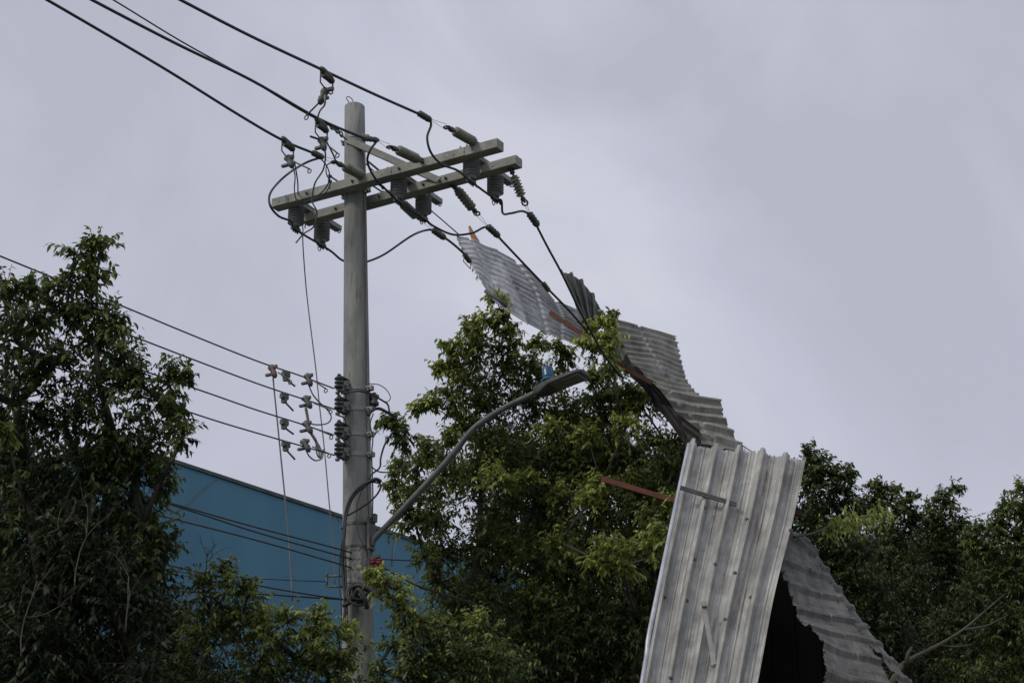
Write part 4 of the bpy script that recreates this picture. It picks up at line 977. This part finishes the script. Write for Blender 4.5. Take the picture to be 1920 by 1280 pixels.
# left tree, nearest the camera
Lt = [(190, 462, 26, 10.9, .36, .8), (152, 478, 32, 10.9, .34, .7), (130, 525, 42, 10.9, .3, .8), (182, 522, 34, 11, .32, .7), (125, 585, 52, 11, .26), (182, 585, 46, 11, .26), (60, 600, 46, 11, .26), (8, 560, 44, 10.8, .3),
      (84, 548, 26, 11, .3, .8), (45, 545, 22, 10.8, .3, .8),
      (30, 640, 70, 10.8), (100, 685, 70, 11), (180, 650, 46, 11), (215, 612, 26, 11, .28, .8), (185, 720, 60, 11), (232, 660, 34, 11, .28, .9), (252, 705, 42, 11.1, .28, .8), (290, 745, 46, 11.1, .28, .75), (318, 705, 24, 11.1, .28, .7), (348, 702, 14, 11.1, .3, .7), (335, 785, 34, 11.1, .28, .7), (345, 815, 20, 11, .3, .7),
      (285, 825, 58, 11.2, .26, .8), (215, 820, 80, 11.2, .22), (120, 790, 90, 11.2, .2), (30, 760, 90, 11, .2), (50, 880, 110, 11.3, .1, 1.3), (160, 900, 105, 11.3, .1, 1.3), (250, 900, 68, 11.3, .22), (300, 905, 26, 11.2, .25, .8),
      (60, 1000, 110, 11.2, -.05, 1.3), (170, 1010, 110, 11.3, -.04, 1.3), (265, 985, 62, 11.3, .22), (310, 1010, 34, 11.3, .26, .8), (80, 1120, 130, 11.2, -.1, 1.3), (200, 1120, 120, 11.3, -.08, 1.3), (300, 1075, 60, 11.4, .24), (100, 1240, 130, 11.2, -.1, 1.3), (250, 1230, 120, 11.4, -.06, 1.3), (10, 805, 14, 10.6, .4, .6), (0, 1300, 140, 11.3, .0), (200, 1340, 140, 11.4, .0),  # low tints paint the dark shade of the lower crown into the leaves
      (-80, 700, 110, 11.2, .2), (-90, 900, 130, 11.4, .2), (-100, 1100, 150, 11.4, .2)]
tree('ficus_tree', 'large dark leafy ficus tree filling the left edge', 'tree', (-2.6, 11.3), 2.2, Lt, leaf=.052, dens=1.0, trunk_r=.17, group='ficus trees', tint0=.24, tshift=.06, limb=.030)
Lb2 = [(20, 960, 110, 12.6, .02), (130, 980, 110, 12.6, .02), (230, 1040, 70, 12.6, .04), (20, 1100, 120, 12.7, .0), (150, 1120, 120, 12.7, .0), (260, 1140, 90, 12.7, .02), (330, 1180, 70, 12.8, .05), (30, 1240, 130, 12.7, .0), (180, 1260, 130, 12.7, .0), (320, 1280, 90, 12.8, .02), (60, 860, 60, 12.5, .05), (150, 860, 60, 12.5, .05)]  # backing tree added to darken the lower left; shade in its leaf tints
tree('ficus_tree', 'added dark backing tree half hidden behind the big tree at the left edge', 'tree', (-2.9, 12.8), 2.4, Lb2, leaf=.055, dens=1.2, trunk_r=.12, group='ficus trees', tint0=.0, tshift=.0)
# low shrub in front of the blue wall
Ls_ = [(385, 1115, 46, 12.2, .18), (420, 1066, 16, 12.2, .25, .6), (436, 1098, 28, 12.2, .28, .8), (466, 1112, 20, 12.2, .42, .8), (455, 1155, 50, 12.3, .24), (400, 1210, 90, 12.4, .22), (505, 1190, 55, 12.4, .45), (540, 1165, 32, 12.4, .5, .8), (592, 1155, 20, 12.4, .6, .8), (596, 1190, 40, 12.4, .5), (560, 1235, 80, 12.5, .35), (632, 1185, 26, 12.4, .6, .9), (640, 1225, 36, 12.4, .5), (625, 1270, 60, 12.5, .35), (480, 1270, 90, 12.5, .28), (350, 1290, 90, 12.5, .2), (560, 1340, 90, 12.5, .25), (420, 1370, 110, 12.5, .2)]
tree('shrub', 'bright green leafy shrub in front of the pole foot and blue wall', 'shrub', (-1.9, 12.5), 1.6, Ls_, leaf=.048, dens=1.0, trunk_r=.09, tint0=.4)
Lr = [(722, 1092, 24, 15.3, .65, .8), (700, 1080, 14, 15.3, .65, .8), (745, 1108, 24, 15.4, .6, .7), (752, 1140, 34, 15.5, .5, .7), (790, 1160, 34, 15.6, .5, .8), (765, 1180, 34, 15.6, .4, .8), (735, 1210, 24, 15.6, .35, .6), (780, 1225, 50, 15.7, .3), (830, 1190, 44, 15.7, .42), (850, 1250, 70, 15.7, .28), (760, 1275, 50, 15.6, .25), (700, 1262, 24, 15.6, .25, .6), (720, 1320, 60, 15.7, .2), (820, 1330, 80, 15.8, .2), (905, 1195, 50, 15.8, .42), (930, 1260, 80, 15.9, .25)]
tree('shrub', 'sparse yellowish green shrub reaching up at the right foot of the pole', 'shrub', (-.5, 15.7), 2.6, Lr, leaf=.055, dens=.95, trunk_r=.09, tint0=.4)
# centre tree behind the lamp
Lc = [(930, 560, 14, 18.2, .6, 1), (940, 588, 22, 18.2, .6, 1), (948, 620, 26, 18.3, .42, .8), (905, 602, 16, 18.2, .5, .9), (880, 622, 26, 18.3, .45, .8), (852, 648, 22, 18.3, .5, .9), (895, 662, 42, 18.5, .34, .8), (955, 655, 34, 18.5, .34, .7), (845, 690, 26, 18.4, .45, .9), (820, 690, 8, 18.4, .6, 1), (880, 705, 44, 18.7, .32, .8), (940, 705, 48, 18.7, .32, .85), (1005, 640, 14, 18.3, .45, .8), (1040, 652, 20, 18.3, .4, .8), (1062, 676, 20, 18.4, .35, .7), (1000, 700, 40, 18.8, .34, .8), (1045, 712, 30, 18.8, .4, .8),
      (850, 750, 40, 18.6, .38, .8), (805, 760, 18, 18.5, .55, .9), (786, 765, 9, 18.5, .6, 1), (905, 770, 55, 18.9, .3, .9), (862, 790, 26, 18.8, .5, .9), (980, 765, 60, 19, .35), (1060, 770, 55, 19, .4), (1120, 745, 40, 18.8, .42), (1108, 712, 22, 18.6, .42, .8), (1140, 790, 60, 18.9, .45), (1205, 765, 42, 18.6, .45), (1220, 740, 22, 18.4, .5, .8), (1180, 735, 30, 18.5, .42),
      (1135, 608, 12, 17.8, .6, 1.4), (1142, 635, 24, 17.7, .62, 1.1), (1130, 665, 24, 17.7, .6, 1), (1150, 690, 24, 18.3, .4, .9), (1145, 594, 9, 18.4, .35, .6), (1098, 645, 12, 17.7, .68, 1), (1108, 612, 8, 18.2, .6, 1),
      (735, 795, 17, 17.2, .3, .9), (722, 785, 8, 17.2, .35, .8), (765, 820, 26, 17.5, .3, .8), (800, 845, 28, 17.8, .32, .8), (840, 830, 30, 18.2, .34, .8), (750, 880, 24, 17.8, .36, .7), (785, 875, 30, 18, .36, .7), (742, 915, 22, 17.9, .45, .8), (775, 930, 38, 18.3, .34, .8), (830, 890, 50, 18.6, .32, .9), (780, 985, 36, 18.4, .3, .8), (760, 960, 20, 18.3, .3, .8), (820, 965, 50, 18.8, .28, .9),
      (920, 850, 70, 19, .34), (1010, 860, 80, 19.2, .3), (1100, 870, 85, 19.1, .34), (1190, 850, 70, 18.9, .28), (1250, 830, 50, 18.6, .24), (1270, 880, 46, 18.5, .2), (900, 940, 80, 19, .28), (1000, 960, 90, 19.3, .22), (1110, 960, 90, 19.2, .26), (1210, 940, 80, 18.9, .24), (1265, 960, 30, 16.6, .3, .9),
      (1110, 935, 26, 18.2, .6, .9), (1128, 905, 22, 18.2, .55, .8), (1060, 930, 30, 18.4, .45, .8), (1150, 1035, 34, 17.8, .66, 1), (1120, 1050, 22, 17.8, .64, .9), (1165, 1060, 20, 17.8, .66, .9), (1240, 1000, 34, 16.4, .45, 1), (1262, 1010, 14, 15.7, .4, 1), (1232, 960, 34, 16.6, .4, .9), (1225, 1030, 14, 16.4, .6, .8), (1175, 800, 24, 18.0, .55, .9), (1100, 815, 28, 18.2, .5, .9), (1030, 810, 28, 18.3, .46, .8), (930, 900, 30, 18.2, .48, .8), (980, 905, 24, 18.3, .48, .8),  # high tints: yellowish new growth, with sunlit clumps painted into the colour
      (830, 1035, 46, 18.8, .28, .9), (795, 1045, 26, 18.6, .34, .8), (900, 1030, 70, 19, .22, .8), (1000, 1060, 80, 19.2, .24, .85), (1050, 1015, 24, 18.3, .5, .8), (1100, 1060, 90, 19.2, .18), (1210, 1070, 90, 19, .15), (825, 1095, 34, 18.8, .28, .8), (880, 1120, 60, 19, .22, .9), (980, 1150, 80, 19.2, .2, .8), (1090, 1160, 90, 19.2, .16, .9), (1200, 1170, 90, 19, .12), (860, 1190, 60, 19, .25, .7), (950, 1240, 90, 19.2, .2, .8), (1070, 1260, 100, 19.2, .15, .9), (1190, 1280, 100, 19, .12), (1060, 1350, 110, 19.2, .12), (900, 1340, 100, 19.2, .15)]
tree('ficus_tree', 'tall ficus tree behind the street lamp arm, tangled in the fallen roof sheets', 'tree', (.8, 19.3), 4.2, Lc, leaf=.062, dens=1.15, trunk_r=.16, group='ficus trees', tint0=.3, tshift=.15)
# deeper mass of the same garden behind
Ld = [(900, 1090, 60, 21.0, .1), (960, 1040, 70, 21.2, .1), (880, 1170, 70, 21.0, .08), (960, 1180, 90, 21.2, .08), (860, 1260, 80, 21, .05), (960, 1300, 110, 21.2, .05), (930, 980, 50, 21, .12), (1000, 900, 110, 21.5, .15), (1130, 900, 110, 21.5, .15), (1250, 930, 100, 21.2, .12), (1350, 960, 80, 21, .12), (1440, 980, 70, 21, .12), (1050, 1040, 120, 21.8, .12), (1180, 1060, 120, 21.6, .1), (1300, 1080, 120, 21.2, .1), (1420, 1100, 120, 21, .1), (1080, 1180, 120, 21.8, .1), (1220, 1200, 130, 21.6, .1), (1360, 1230, 130, 21.2, .1), (1480, 1240, 120, 21, .1), (1100, 1320, 140, 21.8, .1), (1300, 1340, 140, 21.4, .1)]
tree('ficus_tree', 'shaded dark tree behind the lamp tree and the upright sheet', 'tree', (2.1, 21.6), 3.2, Ld, leaf=.075, dens=1.1, trunk_r=.16, group='ficus trees', tint0=.12, tshift=-.05)
# right hand row
GT2 = 'trees along the right side'
R1 = [(1522, 850, 16, 20.5, .28, .9), (1540, 872, 26, 20.5, .26), (1525, 905, 40, 20.6, .22), (1560, 920, 44, 20.6, .22), (1590, 885, 14, 20.5, .28, .8), (1580, 900, 18, 20.5, .28, .8), (1540, 965, 60, 20.7, .2), (1590, 955, 34, 20.7, .22), (1500, 890, 30, 20.7, .2), (1600, 1020, 60, 20.8, .16), (1540, 1050, 70, 20.8, .14), (1620, 1110, 80, 20.9, .13), (1560, 1150, 90, 20.9, .1), (1650, 1220, 100, 20.9, .12), (1520, 1260, 100, 21, .1), (1640, 1330, 110, 21, .1)]
tree('ficus_tree', 'dark tree rising directly right of the top of the upright sheet', 'tree', (3.4, 20.8), 3.2, R1, leaf=.058, dens=1.1, trunk_r=.13, group=GT2, tint0=.2, tshift=.03)
R2 = [(1640, 912, 12, 22, .3, .9), (1650, 932, 28, 22, .26), (1625, 945, 18, 22, .28, .8), (1690, 950, 26, 22, .28, .9), (1712, 930, 12, 22, .3, .8), (1678, 918, 10, 22, .3, .7), (1655, 975, 44, 22.1, .22), (1700, 985, 28, 22.1, .26, .9), (1660, 1030, 54, 22.2, .18), (1700, 1080, 60, 22.2, .15), (1680, 1160, 80, 22.3, .12), (1720, 1260, 90, 22.3, .12), (1700, 1350, 110, 22.3, .1)]
tree('ficus_tree', 'bushy tree behind the bright leaning branch, second from the upright sheet', 'tree', (4.4, 22.2), 3.2, R2, leaf=.062, dens=1.1, trunk_r=.12, group=GT2, tint0=.2, tshift=.03)
R3 = [(1790, 915, 11, 22.5, .3, .9), (1766, 932, 16, 22.5, .3, .9), (1778, 950, 18, 22.5, .28, .9), (1740, 965, 26, 22.5, .26), (1770, 985, 38, 22.6, .24), (1738, 1000, 34, 22.6, .22), (1795, 980, 14, 22.5, .28, .8), (1790, 1030, 54, 22.7, .2), (1750, 1060, 60, 22.7, .18), (1810, 1110, 80, 22.8, .15), (1770, 1180, 80, 22.8, .13), (1830, 1240, 90, 22.8, .12), (1790, 1330, 110, 22.8, .1)]
tree('ficus_tree', 'tree with one thin sprig rising above its crown in the right row', 'tree', (5.2, 22.7), 3.2, R3, leaf=.062, dens=1.1, trunk_r=.12, group=GT2, tint0=.22, tshift=.03)
R4 = [(1918, 920, 20, 20, .42, .9), (1895, 958, 26, 20, .38), (1925, 960, 30, 20, .4), (1876, 955, 10, 20, .42, .8), (1862, 985, 20, 20.1, .34, .9), (1838, 995, 20, 20.1, .32, .9), (1885, 1010, 46, 20.2, .3), (1930, 1030, 50, 20.2, .3), (1845, 1030, 34, 20.2, .26), (1880, 1080, 60, 20.3, .25), (1930, 1120, 70, 20.3, .25), (1840, 1120, 60, 20.3, .18), (1890, 1190, 80, 20.4, .2), (1800, 1200, 60, 20.4, .16), (1930, 1260, 90, 20.4, .2), (1850, 1290, 90, 20.4, .14), (1960, 1000, 60, 20.3, .3), (1990, 1130, 90, 20.4, .2), (1960, 1350, 120, 20.4, .15)]
tree('ficus_tree', 'lighter green tree cut by the right edge of the picture', 'tree', (5.3, 20.3), 3.0, R4, leaf=.058, dens=1.1, trunk_r=.12, group=GT2, tint0=.3)
Rb = [(1560, 1010, 70, 25, .05), (1650, 1040, 70, 25, .06), (1740, 1060, 70, 25, .06), (1830, 1080, 80, 25, .08), (1920, 1100, 80, 25, .08), (1580, 1120, 90, 25.2, .02), (1690, 1140, 90, 25.2, .02), (1800, 1160, 90, 25.2, .02), (1900, 1190, 90, 25.2, .04), (1600, 1250, 110, 25.4, .0), (1730, 1260, 110, 25.4, .0), (1860, 1280, 110, 25.4, .0)]
tree('ficus_tree', 'deep shaded tree mass low behind the right hand row', 'tree', (5.2, 25.4), 3.0, Rb, leaf=.08, dens=1.2, trunk_r=.16, group=GT2, tint0=.0, tshift=-.03)
# bright leaning branch out of the wreck
b0 = P(1488, 1006, 15.8)
br = thing('fallen_branch', b0, 'thin pale branch with yellow green leaves leaning right out of the wreck', 'branch')
m = MB(); m.tube([P(1488, 1006, 15.8), P(1525, 999, 16.0), P(1560, 985, 16.3), P(1610, 972, 16.6), P(1665, 962, 16.9)], [.012, .008, .004], 6, curve=4); m.build('stem', M['palebark'], br)
def leafy_spray(path, n, spread, leaf, tint, parent):
    pts = np.array([tuple(p) for p in cr(path, 8)]); idx = rng.integers(0, len(pts), n)
    pos = pts[idx] + rng.normal(size=(n, 3)) * spread; d = rng.normal(size=(n, 3)) * .5 + np.array([.25, 0, -.65]); s_ = rng.normal(size=(n, 3))
    leaf_mesh('leaves', pos, d, s_, leaf * rng.uniform(.6, 1.2, n), np.clip(tint + rng.normal(size=n) * .1, 0, 1), parent)
leafy_spray([P(1555, 990, 16.3), P(1590, 978, 16.5), P(1630, 970, 16.7), P(1668, 960, 16.9)], 420, .055, .05, .72, br)
# bare limbs
def bare(name, p, d, l, r, depth, label, spread=.5, seed=1, mt='palebark'):
    random.seed(seed); m = MB(); bare_branches(m, p, d.normalized(), l, r, depth, spread); return tag(m.build(name, M[mt]), label, 'branch', 'bare branches')
m = MB(); pts = [P(1690, 1246, 17.5), P(1712, 1232, 17.6), P(1760, 1208, 17.8), (P(1805, 1180, 18)), P(1850, 1142, 18.3), P(1885, 1112, 18.5)]
m.tube(pts, [.021, .016, .010, .004], 8, curve=4)
m.tube([P(1700, 1244, 17.5), P(1702, 1225, 17.5), P(1710, 1212, 17.5)], [.026, .012], 6); m.tube([pts[2], P(1790, 1212, 17.9), P(1820, 1208, 18)], [.012, .004], 5, curve=3)
m.tube([pts[3], P(1850, 1172, 18.2), P(1890, 1152, 18.4)], [.012, .004], 5, curve=3); m.tube([pts[4], P(1838, 1125, 18.2), P(1828, 1118, 18.2)], [.01, .004], 5, curve=3)
m.tube([P(1690, 1246, 17.5), P(1660, 1300, 17.4), P(1630, 1500, 17.2)], [.026, .04], 8)
tag(m.build('bare_limb', M['palebark']), 'thick pale bare limb slanting up to the right edge below the trees', 'branch', 'bare branches')
for k, (x, y, Y, dx, dz, l, lb) in enumerate((
        (235, 1185, 10.3, .1, 1, .55, 'bare grey twig fan standing in the lower left tree'),
        (140, 1100, 10.2, -.1, 1, .5, 'bare twig fan in the shaded middle of the left tree'),
        (40, 1230, 10.2, -.2, 1, .7, 'bare twig fan by the lower left corner'),
        (330, 1300, 11.6, .9, .5, .45, 'bare twig reaching right over the shrub'),
        (385, 1075, 11.8, .35, 1, .25, 'tiny bare twig fork against the blue wall'),
        (90, 1000, 10.3, .8, .3, .4, 'bare twig bending right inside the left tree'))):
    bare('bare_twigs', P(x, y, Y), Vector((dx, .05, dz)), l * .6, .0045, 3, lb, .5, seed=30 + k)
print('leaves', NLEAF[0])
